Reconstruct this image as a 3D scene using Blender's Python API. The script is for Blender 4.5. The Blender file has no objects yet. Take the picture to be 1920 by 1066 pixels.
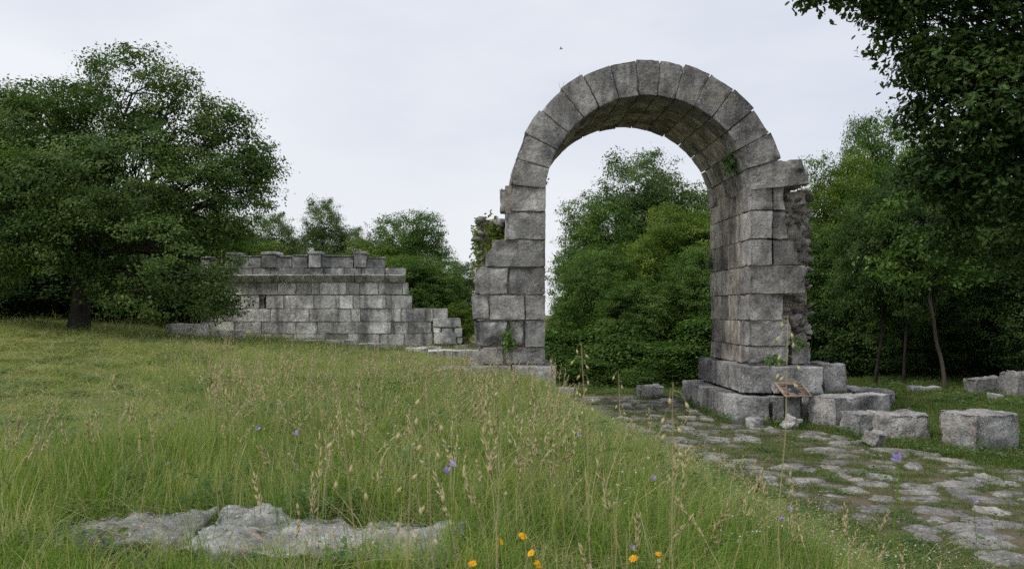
import bpy, math, random
import numpy as np
from mathutils import Vector, Matrix

random.seed(11)
rng = np.random.default_rng(11)
sc = bpy.context.scene
COL = sc.collection
R = math.radians

# ------------------------------------------------------------------ camera
F, CX, HY, EZ = 1470.6, 910.0, 582.0, 1.25      # focal length in photo pixels, principal point, eye height
cam_d = bpy.data.cameras.new('camera')
cam_d.sensor_width = 23.5
cam_d.lens = 18.0
cam_d.shift_x = (960 - CX) / 1920
cam_d.shift_y = (HY - 533) / 1920
cam_d.clip_start = 0.05
cam_d.clip_end = 2000
cam_d.dof.use_dof = True
cam_d.dof.focus_distance = 16.5
cam_d.dof.aperture_fstop = 3.2
cam = bpy.data.objects.new('camera', cam_d)
COL.objects.link(cam)
cam.location = (0, 0, EZ)
cam.rotation_euler = (math.pi / 2, 0, 0)
sc.camera = cam

# ------------------------------------------------------------------ sky, sun, exposure
SUN_EL, SUN_AZ = R(50), R(-110)      # azimuth from +Y towards +X
w = bpy.data.worlds.new('World')
sc.world = w
w.use_nodes = True
wn = w.node_tree
wn.nodes.clear()
def wnode(t): return wn.nodes.new(t)
out = wnode('ShaderNodeOutputWorld'); bg = wnode('ShaderNodeBackground')
bg.inputs['Strength'].default_value = 0.1
sky = wnode('ShaderNodeTexSky'); sky.sky_type = 'NISHITA'; sky.sun_disc = False
sky.sun_elevation = SUN_EL; sky.sun_rotation = SUN_AZ; sky.air_density = 1.0; sky.dust_density = 3.0
tc = wnode('ShaderNodeTexCoord')
mp = wnode('ShaderNodeMapping'); mp.inputs['Scale'].default_value = (1.0, 1.0, 2.6)
mp.inputs['Location'].default_value = (0.35, 0.2, 0.4)
wn.links.new(tc.outputs['Generated'], mp.inputs['Vector'])
nz = wnode('ShaderNodeTexNoise'); nz.inputs['Scale'].default_value = 1.5; nz.inputs['Detail'].default_value = 5
nz.inputs['Roughness'].default_value = 0.5
wn.links.new(mp.outputs['Vector'], nz.inputs['Vector'])
cr = wnode('ShaderNodeValToRGB')
cr.color_ramp.elements[0].position = 0.36; cr.color_ramp.elements[0].color = (0.675, 0.72, 0.815, 1)
cr.color_ramp.elements[1].position = 0.62; cr.color_ramp.elements[1].color = (0.885, 0.90, 0.94, 1)
wn.links.new(nz.outputs['Fac'], cr.inputs['Fac'])
sxyz = wnode('ShaderNodeSeparateXYZ'); wn.links.new(tc.outputs['Generated'], sxyz.inputs[0])
hr = wnode('ShaderNodeMapRange'); hr.interpolation_type = 'SMOOTHSTEP'
hr.inputs['From Min'].default_value = 0.30; hr.inputs['From Max'].default_value = -0.02
wn.links.new(sxyz.outputs['Z'], hr.inputs['Value'])
hm = wnode('ShaderNodeMix'); hm.data_type = 'RGBA'
wn.links.new(hr.outputs['Result'], hm.inputs['Factor'])
wn.links.new(cr.outputs['Color'], hm.inputs[6]); hm.inputs[7].default_value = (0.87, 0.885, 0.915, 1)
sc10 = wnode('ShaderNodeVectorMath'); sc10.operation = 'SCALE'; sc10.inputs['Scale'].default_value = 8.3
wn.links.new(hm.outputs[2], sc10.inputs[0])
mx = wnode('ShaderNodeMix'); mx.data_type = 'RGBA'; mx.inputs['Factor'].default_value = 0.9
wn.links.new(sky.outputs['Color'], mx.inputs[6]); wn.links.new(sc10.outputs['Vector'], mx.inputs[7])
wn.links.new(mx.outputs[2], bg.inputs['Color']); wn.links.new(bg.outputs['Background'], out.inputs['Surface'])

sun_d = bpy.data.lights.new('sun', 'SUN')
sun_d.energy = 1.5
sun_d.angle = R(16)
sun_d.color = (1.0, 0.96, 0.90)
sun = bpy.data.objects.new('sun', sun_d)
COL.objects.link(sun)
sdir = Vector((math.sin(SUN_AZ) * math.cos(SUN_EL), math.cos(SUN_AZ) * math.cos(SUN_EL), math.sin(SUN_EL)))
sun.location = sdir * 60
sun.rotation_euler = sdir.to_track_quat('Z', 'Y').to_euler()

sc.view_settings.view_transform = 'Standard'
sc.view_settings.look = 'None'
sc.view_settings.exposure = 0.35
sc.view_settings.gamma = 1.0
sc.view_settings.use_curve_mapping = False
sc.cycles.max_bounces = 5
sc.cycles.diffuse_bounces = 3
sc.cycles.glossy_bounces = 2
sc.cycles.transmission_bounces = 3
sc.cycles.transparent_max_bounces = 4
sc.cycles.caustics_reflective = False
sc.cycles.caustics_refractive = False
sc.cycles.use_adaptive_sampling = True
sc.cycles.adaptive_threshold = 0.02
sc.cycles.use_denoising = False
sc.cycles.sample_clamp_indirect = 4

# ------------------------------------------------------------------ numeric helpers
def PX(px, Y): return (px - CX) / F * Y
def PZ(py, Y): return EZ - (py - HY) / F * Y

def _h(ix, iy, iz, seed):
    h = (ix.astype(np.int64) * 374761393 + iy.astype(np.int64) * 668265263 + iz.astype(np.int64) * 2147483647 + seed * 974634777) & 0xffffffff
    h = ((h ^ (h >> 13)) * 1274126177) & 0xffffffff
    h = ((h ^ (h >> 16)) * 2246822519) & 0xffffffff
    return ((h ^ (h >> 15)) & 0xffff).astype(np.float64) / 32767.5 - 1.0

def vnoise(P, seed=0):
    P = np.asarray(P, float)
    i = np.floor(P); f = P - i; i = i.astype(np.int64)
    u = f * f * (3 - 2 * f)
    x, y, z = i[..., 0], i[..., 1], i[..., 2]
    a, b, c = u[..., 0], u[..., 1], u[..., 2]
    def L(dx, dy, dz): return _h(x + dx, y + dy, z + dz, seed)
    return ((L(0,0,0)*(1-a)+L(1,0,0)*a)*(1-b) + (L(0,1,0)*(1-a)+L(1,1,0)*a)*b)*(1-c) + \
           ((L(0,0,1)*(1-a)+L(1,0,1)*a)*(1-b) + (L(0,1,1)*(1-a)+L(1,1,1)*a)*b)*c

def fbm(P, octv=4, seed=0, gain=0.5):
    P = np.asarray(P, float); s = 0; a = 1; t = 0
    for o in range(octv):
        s = s + a * vnoise(P * (2.03 ** o) + o * 17.3, seed + o); t += a; a *= gain
    return s / t

def sstep(a, b, x):
    t = np.clip((np.asarray(x, float) - a) / (b - a), 0, 1)
    return t * t * (3 - 2 * t)

# ------------------------------------------------------------------ mesh helpers
def mesh_np(name, V, faces, mats, smooth=False, attrs=None, midx=None):
    """faces: array (n,k) or list of such arrays"""
    me = bpy.data.meshes.new(name)
    V = np.asarray(V, np.float32)
    fl = faces if isinstance(faces, list) else [faces]
    fl = [np.asarray(f, np.int32) for f in fl if len(f)]
    loops = np.concatenate([f.ravel() for f in fl])
    tot = np.concatenate([np.full(len(f), f.shape[1], np.int32) for f in fl])
    start = np.concatenate([[0], np.cumsum(tot)[:-1]]).astype(np.int32)
    me.vertices.add(len(V)); me.vertices.foreach_set('co', V.ravel())
    me.loops.add(len(loops)); me.loops.foreach_set('vertex_index', loops)
    me.polygons.add(len(tot)); me.polygons.foreach_set('loop_start', start); me.polygons.foreach_set('loop_total', tot)
    if smooth: me.polygons.foreach_set('use_smooth', np.ones(len(tot), bool))
    if midx is not None: me.polygons.foreach_set('material_index', np.asarray(midx, np.int32))
    me.update(calc_edges=True)
    for k, v in (attrs or {}).items():
        at = me.attributes.new(k, 'FLOAT', 'POINT'); at.data.foreach_set('value', np.asarray(v, np.float32))
    for m in (mats if isinstance(mats, (list, tuple)) else [mats]): me.materials.append(m)
    return me

def link(name, me, parent=None, loc=(0, 0, 0)):
    o = bpy.data.objects.new(name, me)
    COL.objects.link(o)
    o.location = loc
    if parent is not None:
        o.parent = parent
        p = Vector(loc)
        q = parent
        while q is not None:
            p = p - q.location; q = q.parent
        o.location = p
    return o

def obj(name, V, faces, mat, parent=None, smooth=True, attrs=None, origin='base', midx=None):
    V = np.asarray(V, float)
    c = np.array([(V[:,0].min()+V[:,0].max())/2, (V[:,1].min()+V[:,1].max())/2, V[:,2].min()])
    return link(name, mesh_np(name, V - c, faces, mat, smooth, attrs, midx), parent, tuple(c))

def thing(name, loc, label, cat, group=None):
    o = bpy.data.objects.new(name, None)
    COL.objects.link(o); o.location = loc; o.empty_display_size = 0.2
    return tag(o, label, cat, group)

def tag(o, label=None, cat=None, group=None, kind=None):
    if label: o['label'] = label
    if cat: o['category'] = cat
    if group: o['group'] = group
    if kind: o['kind'] = kind
    return o

def lines(h, r, cell):
    r = min(r, 0.45 * h)
    n = max(1, int(round(2 * (h - r) / cell)))
    inner = np.linspace(-(h - r), h - r, n + 1)
    return np.concatenate([[-h, -h + 0.35 * r], inner, [h - 0.35 * r, h]])

def grid_box(xs, ys, zs):
    nx, ny, nz_ = len(xs), len(ys), len(zs)
    m = np.zeros((nx, ny, nz_), bool)
    m[0] = m[-1] = True; m[:, 0] = m[:, -1] = True; m[:, :, 0] = m[:, :, -1] = True
    I = np.full(m.shape, -1); I[m] = np.arange(m.sum())
    A = np.argwhere(m)
    V = np.stack([np.asarray(xs)[A[:,0]], np.asarray(ys)[A[:,1]], np.asarray(zs)[A[:,2]]], 1)
    fs = []
    def quad(P, flip):
        q = np.stack([P[:-1,:-1], P[1:,:-1], P[1:,1:], P[:-1,1:]], -1).reshape(-1, 4)
        fs.append(q[:, ::-1] if flip else q)
    quad(I[0], True); quad(I[-1], False)
    quad(I[:,0], False); quad(I[:,-1], True)
    quad(I[:,:,0], True); quad(I[:,:,-1], False)
    return V, np.concatenate(fs)

_seed = [100]
def rough_block(size, cell=0.09, r=0.022, amp=0.012, ns=0.28, chip=1.0, ends=(), warp=None, ridge=0.0):
    """a hewn, weathered block centred on the origin: rounded chipped edges, uneven faces;
    ends = [(axis, sign, depth, amount)] makes a face broken."""
    _seed[0] += 1
    sd = _seed[0]
    h = np.asarray(size, float) / 2
    xs, ys, zs = (lines(h[k], r, cell) for k in range(3))
    V, Q = grid_box(xs, ys, zs)
    off = sd * 7.31
    cn = fbm(V * 4.5 + off, 3, sd)
    rr = r * (0.55 + 6.5 * chip * np.clip(cn - 0.18, 0, 1))
    rr = np.minimum(rr[:, None], 0.45 * h[None, :]).min(1)[:, None]
    q = np.clip(V, -(h - rr), h - rr)
    d = V - q
    L = np.linalg.norm(d, axis=1, keepdims=True) + 1e-9
    n = d / L
    V = q + n * rr
    dsp = amp * fbm(V / ns + off, 4, sd + 3, 0.55) - amp * 0.5
    if ridge:
        W = V*np.array([1.0, 1.0, 2.2])/ns + off
        dsp = dsp - ridge*np.clip(1 - 3.2*np.abs(fbm(W*1.1, 4, sd + 21, .6)), 0, 1) + ridge*.35*fbm(W*4.5, 3, sd + 22, .6) + ridge*.8*fbm(V*np.array([2.2, 2.2, 17.0]) + off, 3, sd + 23, .6)
    for ax, sg, dep, am in ends:
        t = np.clip(1 - (h[ax] - sg * V[:, ax]) / dep, 0, 1)
        W = V.copy(); W[:, ax] *= 0.35
        nn = fbm(W / 0.33 + off, 4, sd + 9, 0.55)
        V[:, ax] -= sg * t * am * (0.45 + 0.9 * nn)
        dsp = dsp + t * am * 0.35 * fbm(V / 0.16 + off, 3, sd + 11) - t * am * 0.12
    V = V + n * dsp[:, None]
    if warp is not None: V = warp(V)
    return V, Q

def box_block(name, x0, x1, y0, y1, z0, z1, mat, parent, gap=0.002, **k):
    V, Q = rough_block((x1-x0-2*gap, y1-y0-2*gap, z1-z0-2*gap), **k)
    return obj(name, V + np.array([(x0+x1)/2, (y0+y1)/2, (z0+z1)/2]), Q, mat, parent)

def tube(pts, rad, sides=6):
    pts = np.asarray(pts, float); rad = np.asarray(rad, float)
    n = len(pts)
    T = np.gradient(pts, axis=0); T /= np.linalg.norm(T, axis=1, keepdims=True) + 1e-9
    up = np.where(np.abs(T[:, 2:3]) > 0.9, np.array([[1.0, 0, 0]]), np.array([[0, 0, 1.0]]))
    A = np.cross(T, up); A /= np.linalg.norm(A, axis=1, keepdims=True) + 1e-9
    B = np.cross(T, A)
    a = np.linspace(0, 2*np.pi, sides, endpoint=False)
    V = pts[:, None] + rad[:, None, None] * (A[:, None] * np.cos(a)[None, :, None] + B[:, None] * np.sin(a)[None, :, None])
    I = np.arange(n*sides).reshape(n, sides); J = np.roll(I, -1, 1)
    Q = np.stack([I[:-1], J[:-1], J[1:], I[1:]], -1).reshape(-1, 4)
    return V.reshape(-1, 3), Q

class MB:
    def __init__(s): s.V = []; s.Q = []; s.T = []; s.n = 0; s.a = []
    def add(s, V, Fc, a=0.0):
        V = np.asarray(V, float); Fc = np.asarray(Fc)
        (s.Q if Fc.shape[1] == 4 else s.T).append(Fc + s.n)
        s.V.append(V); s.n += len(V); s.a.append(np.full(len(V), a) if np.isscalar(a) else a)
    def faces(s):
        r = []
        if s.Q: r.append(np.concatenate(s.Q))
        if s.T: r.append(np.concatenate(s.T))
        return r
    def verts(s): return np.concatenate(s.V)
    def attr(s): return np.concatenate(s.a)

# ------------------------------------------------------------------ materials
class NT:
    def __init__(s, name):
        s.m = bpy.data.materials.new(name); s.m.use_nodes = True; s.t = s.m.node_tree; s.t.nodes.clear()
    def n(s, typ, **k):
        nd = s.t.nodes.new(typ)
        for a, b in k.items(): setattr(nd, a, b)
        return nd
    def l(s, a, b): s.t.links.new(a, b)
    def noise(s, vec, scale, detail=4, rough=0.55, dist=0.0):
        nd = s.n('ShaderNodeTexNoise'); nd.inputs['Scale'].default_value = scale
        nd.inputs['Detail'].default_value = detail; nd.inputs['Roughness'].default_value = rough
        nd.inputs['Distortion'].default_value = dist
        s.l(vec, nd.inputs['Vector']); return nd.outputs['Fac']
    def ramp(s, fac, *st):
        nd = s.n('ShaderNodeValToRGB'); e = nd.color_ramp.elements
        while len(e) < len(st): e.new(0.5)
        for i, (p, c) in enumerate(st):
            e[i].position = p
            e[i].color = (c, c, c, 1) if np.isscalar(c) else (*c, 1)
        s.l(fac, nd.inputs['Fac']); return nd.outputs['Color']
    def mix(s, fac, a, b, mode='MIX'):
        nd = s.n('ShaderNodeMix', data_type='RGBA', blend_type=mode)
        for sock, v in ((nd.inputs['Factor'], fac), (nd.inputs[6], a), (nd.inputs[7], b)):
            if hasattr(v, 'is_output') or isinstance(v, bpy.types.NodeSocket): s.l(v, sock)
            elif np.isscalar(v): sock.default_value = v
            else: sock.default_value = (*v, 1)
        return nd.outputs[2]
    def math(s, op, a, b=0.0):
        nd = s.n('ShaderNodeMath', operation=op)
        for i, v in enumerate((a, b)):
            if isinstance(v, bpy.types.NodeSocket): s.l(v, nd.inputs[i])
            else: nd.inputs[i].default_value = v
        return nd.outputs[0]
    def pos(s): return s.n('ShaderNodeNewGeometry').outputs['Position']
    def mapped(s, vec, scale):
        nd = s.n('ShaderNodeMapping'); nd.inputs['Scale'].default_value = scale
        s.l(vec, nd.inputs['Vector']); return nd.outputs['Vector']
    def bump(s, hgt, strength, dist, prev=None):
        nd = s.n('ShaderNodeBump'); nd.inputs['Strength'].default_value = strength; nd.inputs['Distance'].default_value = dist
        s.l(hgt, nd.inputs['Height'])
        if prev is not None: s.l(prev, nd.inputs['Normal'])
        return nd.outputs['Normal']
    def out(s, shader):
        o = s.n('ShaderNodeOutputMaterial'); s.l(shader, o.inputs['Surface']); return s.m
    def principled(s, col, rough=0.9, normal=None, spec=0.25):
        p = s.n('ShaderNodeBsdfPrincipled')
        if isinstance(col, bpy.types.NodeSocket): s.l(col, p.inputs['Base Color'])
        else: p.inputs['Base Color'].default_value = (*col, 1)
        p.inputs['Roughness'].default_value = rough
        p.inputs['Specular IOR Level'].default_value = spec
        if normal is not None: s.l(normal, p.inputs['Normal'])
        return p.outputs['BSDF']

def stone_mat(name, dark, mid, light, lichen=0.5, white=(0.52, 0.52, 0.50), ochre=0.0, streak=0.5, black=0.4, vary=0.35, bump=0.6, warm=None, fs=1.0, ss=5.0):
    t = NT(name)
    P = t.pos()
    oi = t.n('ShaderNodeObjectInfo')
    ov = t.n('ShaderNodeVectorMath', operation='SCALE'); ov.inputs[0].default_value = (37.0, 53.0, 19.0)
    t.l(oi.outputs['Random'], ov.inputs['Scale'])
    ad = t.n('ShaderNodeVectorMath', operation='ADD'); t.l(P, ad.inputs[0]); t.l(ov.outputs[0], ad.inputs[1])
    Q = ad.outputs[0]
    n1 = t.noise(Q, 1.5, 5, 0.60)
    col = t.ramp(n1, (0.36, dark), (0.50, mid), (0.63, light))
    # patchy tone of the weathered skin
    n2 = t.noise(Q, 9*fs, 5, 0.64)
    col = t.mix(0.8, col, t.ramp(n2, (0.34, 0.55), (0.53, 1.0), (0.68, 1.28)), 'MULTIPLY')
    if warm is not None:
        nw = t.noise(Q, 2.3, 6, 0.7)
        col = t.mix(t.ramp(nw, (0.54, 0.0), (0.64, 0.55)), col, warm)
    # rain streaks: dark crusts running down
    if streak > 0:
        ns = t.noise(t.mapped(P, (ss, ss, 0.30)), 1.0, 5, 0.6)
        col = t.mix(t.ramp(ns, (0.50, 0.0), (0.64, streak)), col, (0.055, 0.055, 0.058))
    if black > 0:
        nb = t.noise(Q, 5.5*fs, 7, 0.75)
        col = t.mix(t.ramp(nb, (0.56, 0.0), (0.66, black)), col, (0.035, 0.033, 0.033))
    # pale crustose lichen
    nl = t.noise(Q, 16*fs, 5, 0.7, 0.6)
    na = t.noise(Q, 2.1, 3, 0.5)
    lm = t.math('MULTIPLY', t.ramp(nl, (0.56, 0.0), (0.61, 1.0)), t.ramp(na, (0.36, 0.15), (0.60, 1.0)))
    col = t.mix(t.math('MULTIPLY', lm, lichen), col, white)
    nf = t.noise(Q, 55, 3, 0.6)
    col = t.mix(t.math('MULTIPLY', t.ramp(nf, (0.62, 0.0), (0.70, 1.0)), lichen * 0.4), col, white)
    if ochre > 0:
        no = t.noise(Q, 9*fs, 5, 0.7, 0.4); nm = t.noise(Q, 1.6, 2, 0.5)
        om = t.math('MULTIPLY', t.ramp(no, (0.55, 0.0), (0.60, 1.0)), t.ramp(nm, (0.45, 0.0), (0.62, 1.0)))
        col = t.mix(t.math('MULTIPLY', om, ochre), col, (0.42, 0.19, 0.05))
    vo = t.n('ShaderNodeTexVoronoi'); vo.inputs['Scale'].default_value = 9; t.l(Q, vo.inputs['Vector'])
    pit = t.ramp(vo.outputs['Distance'], (0.04, 0.0), (0.13, 1.0))
    col = t.mix(0.7, col, t.mix(1.0, pit, (0.35, 0.34, 0.33), 'ADD'), 'MULTIPLY')
    br = t.math('ADD', t.math('MULTIPLY', oi.outputs['Random'], vary), 1.0 - vary / 2)
    col = t.mix(1.0, col, br, 'MULTIPLY')
    hb = t.noise(Q, 15, 7, 0.70)
    nrm = t.bump(hb, bump, 0.06)
    nrm = t.bump(pit, 0.7, 0.02, nrm)
    nrm = t.bump(nl, 0.25, 0.008, nrm)
    return t.out(t.principled(col, 0.93, nrm, 0.15))

M = {}
M['arch'] = stone_mat('weathered_grey_limestone', (0.145, 0.142, 0.143), (0.265, 0.26, 0.256), (0.42, 0.412, 0.40), lichen=0.50, ochre=0.10, streak=0.55, black=0.22, vary=0.45, bump=1.0, fs=1.2, ss=3.2, warm=(0.34, 0.305, 0.26))
M['soffit'] = stone_mat('stained_soffit_limestone', (0.14, 0.128, 0.115), (0.31, 0.285, 0.25), (0.48, 0.445, 0.395), lichen=0.12, streak=0.45, black=0.4, vary=0.5, warm=(0.36, 0.28, 0.19))
M['tomb'] = stone_mat('pale_grey_travertine', (0.33, 0.322, 0.31), (0.58, 0.566, 0.54), (0.76, 0.742, 0.705), lichen=0.3, streak=0.7, black=0.28, vary=0.4, bump=0.7, ss=1.9)
M['tombdark'] = stone_mat('dark_crusted_parapet_stone', (0.15, 0.15, 0.153), (0.27, 0.268, 0.268), (0.45, 0.445, 0.435), lichen=0.35, streak=0.40, black=0.25, vary=0.3, ss=2.0)
M['tombpale'] = stone_mat('pale_cleaned_block', (0.36, 0.35, 0.335), (0.60, 0.585, 0.56), (0.74, 0.725, 0.695), lichen=0.2, streak=0.7, black=0.08, vary=0.25, ss=1.9)
M['lichen'] = stone_mat('lichen_covered_boulder', (0.11, 0.11, 0.112), (0.29, 0.29, 0.287), (0.50, 0.498, 0.49), lichen=0.9, white=(0.62, 0.62, 0.61), ochre=0.6, streak=0.0, black=0.85, vary=0.2, bump=1.0, fs=2.2)
M['lichen_clean'] = stone_mat('grey_block_with_white_lichen', (0.11, 0.11, 0.113), (0.24, 0.239, 0.238), (0.42, 0.418, 0.41), lichen=0.65, white=(0.62, 0.62, 0.61), ochre=0.08, streak=0.25, black=0.45, vary=0.3, bump=0.9, fs=1.6)
M['paving'] = stone_mat('worn_paving_stone', (0.12, 0.116, 0.11), (0.225, 0.218, 0.206), (0.37, 0.36, 0.342), lichen=0.45, ochre=0.05, streak=0.0, black=0.55, vary=0.4, bump=1.0, fs=1.6, warm=(0.33, 0.28, 0.22))
M['rubble'] = stone_mat('rubble_stone', (0.12, 0.113, 0.105), (0.26, 0.247, 0.23), (0.42, 0.40, 0.372), lichen=0.2, streak=0.0, black=0.2, vary=0.7, bump=0.9)
M['mortar'] = stone_mat('old_lime_mortar', (0.17, 0.157, 0.14), (0.32, 0.293, 0.26), (0.46, 0.425, 0.38), lichen=0.08, streak=0.2, black=0.25, vary=0.1, bump=1.0, warm=(0.32, 0.235, 0.17))
M['plaster'] = stone_mat('grey_repair_mortar', (0.30, 0.293, 0.28), (0.37, 0.36, 0.343), (0.45, 0.438, 0.415), lichen=0.05, streak=0.45, black=0.05, vary=0.15, bump=0.4)

def leaf_mat(name, c1, c2, c3, trans=0.32, rough=0.55, spec=0.16, patch=0.0):
    t = NT(name)
    at = t.n('ShaderNodeAttribute', attribute_name='tint')
    fac = at.outputs['Fac']
    if patch:                                         # every tuft has its own shade
        fac = t.math('ADD', fac, t.math('MULTIPLY', t.math('SUBTRACT', t.n('ShaderNodeObjectInfo').outputs['Random'], .5), patch))
    col = t.ramp(fac, (0.1, c1), (0.55, c2), (0.95, c3))
    p = t.principled(col, rough, None, spec)
    tr = t.n('ShaderNodeBsdfTranslucent')
    t.l(t.mix(1.0, col, (1.25, 1.35, 0.7), 'MULTIPLY'), tr.inputs['Color'])
    ms = t.n('ShaderNodeMixShader'); ms.inputs[0].default_value = trans
    t.l(p, ms.inputs[1]); t.l(tr.outputs[0], ms.inputs[2])
    return t.out(ms.outputs[0])

M['oak'] = leaf_mat('oak_leaf', (0.052, 0.098, 0.026), (0.104, 0.174, 0.046), (0.20, 0.27, 0.085))
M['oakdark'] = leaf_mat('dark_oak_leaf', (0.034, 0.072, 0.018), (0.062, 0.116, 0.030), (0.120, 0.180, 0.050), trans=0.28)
M['wood'] = leaf_mat('woodland_leaf', (0.052, 0.108, 0.022), (0.100, 0.182, 0.038), (0.185, 0.270, 0.066), trans=.36)
M['olive'] = leaf_mat('bright_woodland_leaf', (0.080, 0.145, 0.022), (0.140, 0.218, 0.036), (0.245, 0.285, 0.062), trans=.36)
M['greytree'] = leaf_mat('grey_green_leaf', (0.070, 0.120, 0.042), (0.115, 0.180, 0.062), (0.180, 0.245, 0.095), trans=.36)
M['ivy'] = leaf_mat('ivy_leaf', (0.060, 0.105, 0.015), (0.110, 0.160, 0.025), (0.190, 0.205, 0.035))
M['grass'] = leaf_mat('grass_blade', (0.105, 0.190, 0.036), (0.240, 0.315, 0.098), (0.54, 0.475, 0.27), trans=0.40, rough=0.6, spec=0.10, patch=.5)
M['turf'] = leaf_mat('turf_blade', (0.060, 0.122, 0.022), (0.120, 0.190, 0.042), (0.34, 0.30, 0.15), trans=0.35, rough=0.6, spec=0.10, patch=.45)
M['lush'] = leaf_mat('lush_grass_blade', (0.085, 0.180, 0.022), (0.200, 0.315, 0.052), (0.50, 0.45, 0.18), trans=0.42, rough=0.55, spec=0.12, patch=.55)
M['straw'] = leaf_mat('dry_straw', (0.30, 0.28, 0.13), (0.50, 0.43, 0.245), (0.66, 0.58, 0.38), trans=0.3, rough=0.6, spec=0.10)
M['oat'] = leaf_mat('wild_oat_husk', (0.34, 0.29, 0.14), (0.55, 0.48, 0.29), (0.72, 0.66, 0.46), trans=0.35, rough=0.5, spec=0.3)
M['weed'] = leaf_mat('weed_leaf', (0.060, 0.115, 0.040), (0.095, 0.165, 0.055), (0.17, 0.24, 0.10), trans=0.3)
M['yellow'] = leaf_mat('yellow_petal', (0.75, 0.36, 0.010), (0.85, 0.45, 0.015), (0.90, 0.55, 0.03), trans=0.25, rough=0.6)
M['purple'] = leaf_mat('violet_petal', (0.30, 0.22, 0.62), (0.42, 0.32, 0.75), (0.55, 0.46, 0.85), trans=0.35, rough=0.6)
M['white'] = leaf_mat('white_petal', (0.55, 0.56, 0.48), (0.68, 0.68, 0.60), (0.78, 0.78, 0.72), trans=0.3, rough=0.6)

def bark_mat(name, a, b):
    t = NT(name); P = t.pos()
    n = t.noise(t.mapped(P, (9, 9, 2.2)), 1.0, 6, 0.7)
    col = t.ramp(n, (0.3, a), (0.7, b))
    return t.out(t.principled(col, 0.95, t.bump(n, 0.9, 0.04), 0.1))
M['bark'] = bark_mat('dark_oak_bark', (0.018, 0.015, 0.013), (0.060, 0.052, 0.045))
M['barkmid'] = bark_mat('grey_brown_bark', (0.045, 0.038, 0.032), (0.12, 0.10, 0.085))
M['barkpale'] = bark_mat('pale_grey_bark', (0.085, 0.072, 0.060), (0.19, 0.165, 0.14))

def ground_mat(name, soil, green, straw, kgreen=0.5):
    t = NT(name); P = t.pos()
    n1 = t.noise(P, 0.55, 5, 0.6); n2 = t.noise(P, 6, 6, 0.7); n3 = t.noise(P, 40, 4, 0.7)
    c = t.mix(t.ramp(n1, (0.35, 0.0), (0.62, 1.0)), green, straw)
    c = t.mix(t.ramp(n2, (kgreen - 0.06, 1.0), (kgreen + 0.10, 0.0)), c, soil)
    c = t.mix(0.6, c, t.ramp(n3, (0.3, 0.45), (0.7, 1.15)), 'MULTIPLY')
    nr = t.bump(n3, 0.7, 0.03, t.bump(n2, 0.6, 0.06))
    return t.out(t.principled(c, 0.98, nr, 0.05))
M['ground'] = ground_mat('meadow_soil', (0.12, 0.10, 0.058), (0.115, 0.14, 0.042), (0.24, 0.205, 0.10), 0.42)
M['roadsoil'] = ground_mat('road_soil', (0.19, 0.158, 0.115), (0.085, 0.105, 0.040), (0.19, 0.165, 0.10), 0.55)

def plain(name, col, rough=0.6, spec=0.3, var=0.15, sc_=30):
    t = NT(name); n = t.noise(t.pos(), sc_, 4, 0.6)
    c = t.mix(1.0, col, t.ramp(n, (0.3, 1 - var), (0.7, 1.0)), 'MULTIPLY')
    return t.out(t.principled(c, rough, None, spec))
M['metal'] = plain('dark_painted_steel', (0.018, 0.018, 0.020), 0.5, 0.4)
M['frame'] = plain('tan_sign_frame', (0.46, 0.36, 0.27), 0.5, 0.3)
M['panel'] = plain('tan_sign_board', (0.30, 0.20, 0.14), 0.4, 0.4)
M['print'] = plain('dark_blue_print', (0.045, 0.042, 0.055), 0.35, 0.4, 0.5, 60)
M['birdm'] = plain('dark_feather', (0.03, 0.03, 0.035), 0.8, 0.2)

# ------------------------------------------------------------------ terrain
ZR = EZ - 2.38      # level of the old road
def xB(y): return np.interp(y, [0, 4, 7, 8, 11, 14, 17, 20, 26], [4.6, 4.4, 4.4, 4.2, 3.5, 3.0, 2.45, 1.6, 1.2])
def xA(y): return np.interp(y, [0, 4, 8, 12, 15, 17, 22], [.3, .2, .25, .4, .6, .85, .1])
def terrain(x, y):
    x = np.asarray(x, float); y = np.asarray(y, float)
    g = sstep(6, 24, y)
    zm = -0.30 * g + g * 0.075 * np.clip(-x - 1.5, 0, 14)
    zr = ZR + 0.045 * np.clip(x - 9, 0, 8) - 0.02 * np.clip(y - 21, 0, 20)
    s = sstep(xA(y), xB(y), x)
    b = sstep(31, 40, y)                         # the meadow falls away behind the tomb
    zm = zm * (1 - b) + b * (-0.6)
    z = zm * (1 - s) + zr * s
    P = np.stack([x, y, x * 0], -1)
    rough = 0.05 * (1 - s) + 0.018
    return z + rough * fbm(P * 0.7, 3, 5)

def axis(a, b, step, far):
    core = np.arange(a, b + 1e-6, step)
    ext = step * np.cumsum(1.22 ** np.arange(1, 60)); ext = ext[ext < far]
    return np.concatenate([(a - ext)[::-1], core, b + ext])
gx = axis(-16, 16, 0.25, 420); gy = axis(-2, 32, 0.25, 420)
X, Y = np.meshgrid(gx, gy, indexing='ij')
Z = terrain(X, Y)
I = np.arange(X.size).reshape(X.shape)
Qg = np.stack([I[:-1,:-1], I[1:,:-1], I[1:,1:], I[:-1,1:]], -1).reshape(-1, 4)
ground = link('ground', mesh_np('ground', np.stack([X, Y, Z], -1).reshape(-1, 3), Qg, M['ground'], True))
tag(ground, 'meadow ground of soil and grass with a bank down to the old road', None, None, 'structure')

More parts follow.
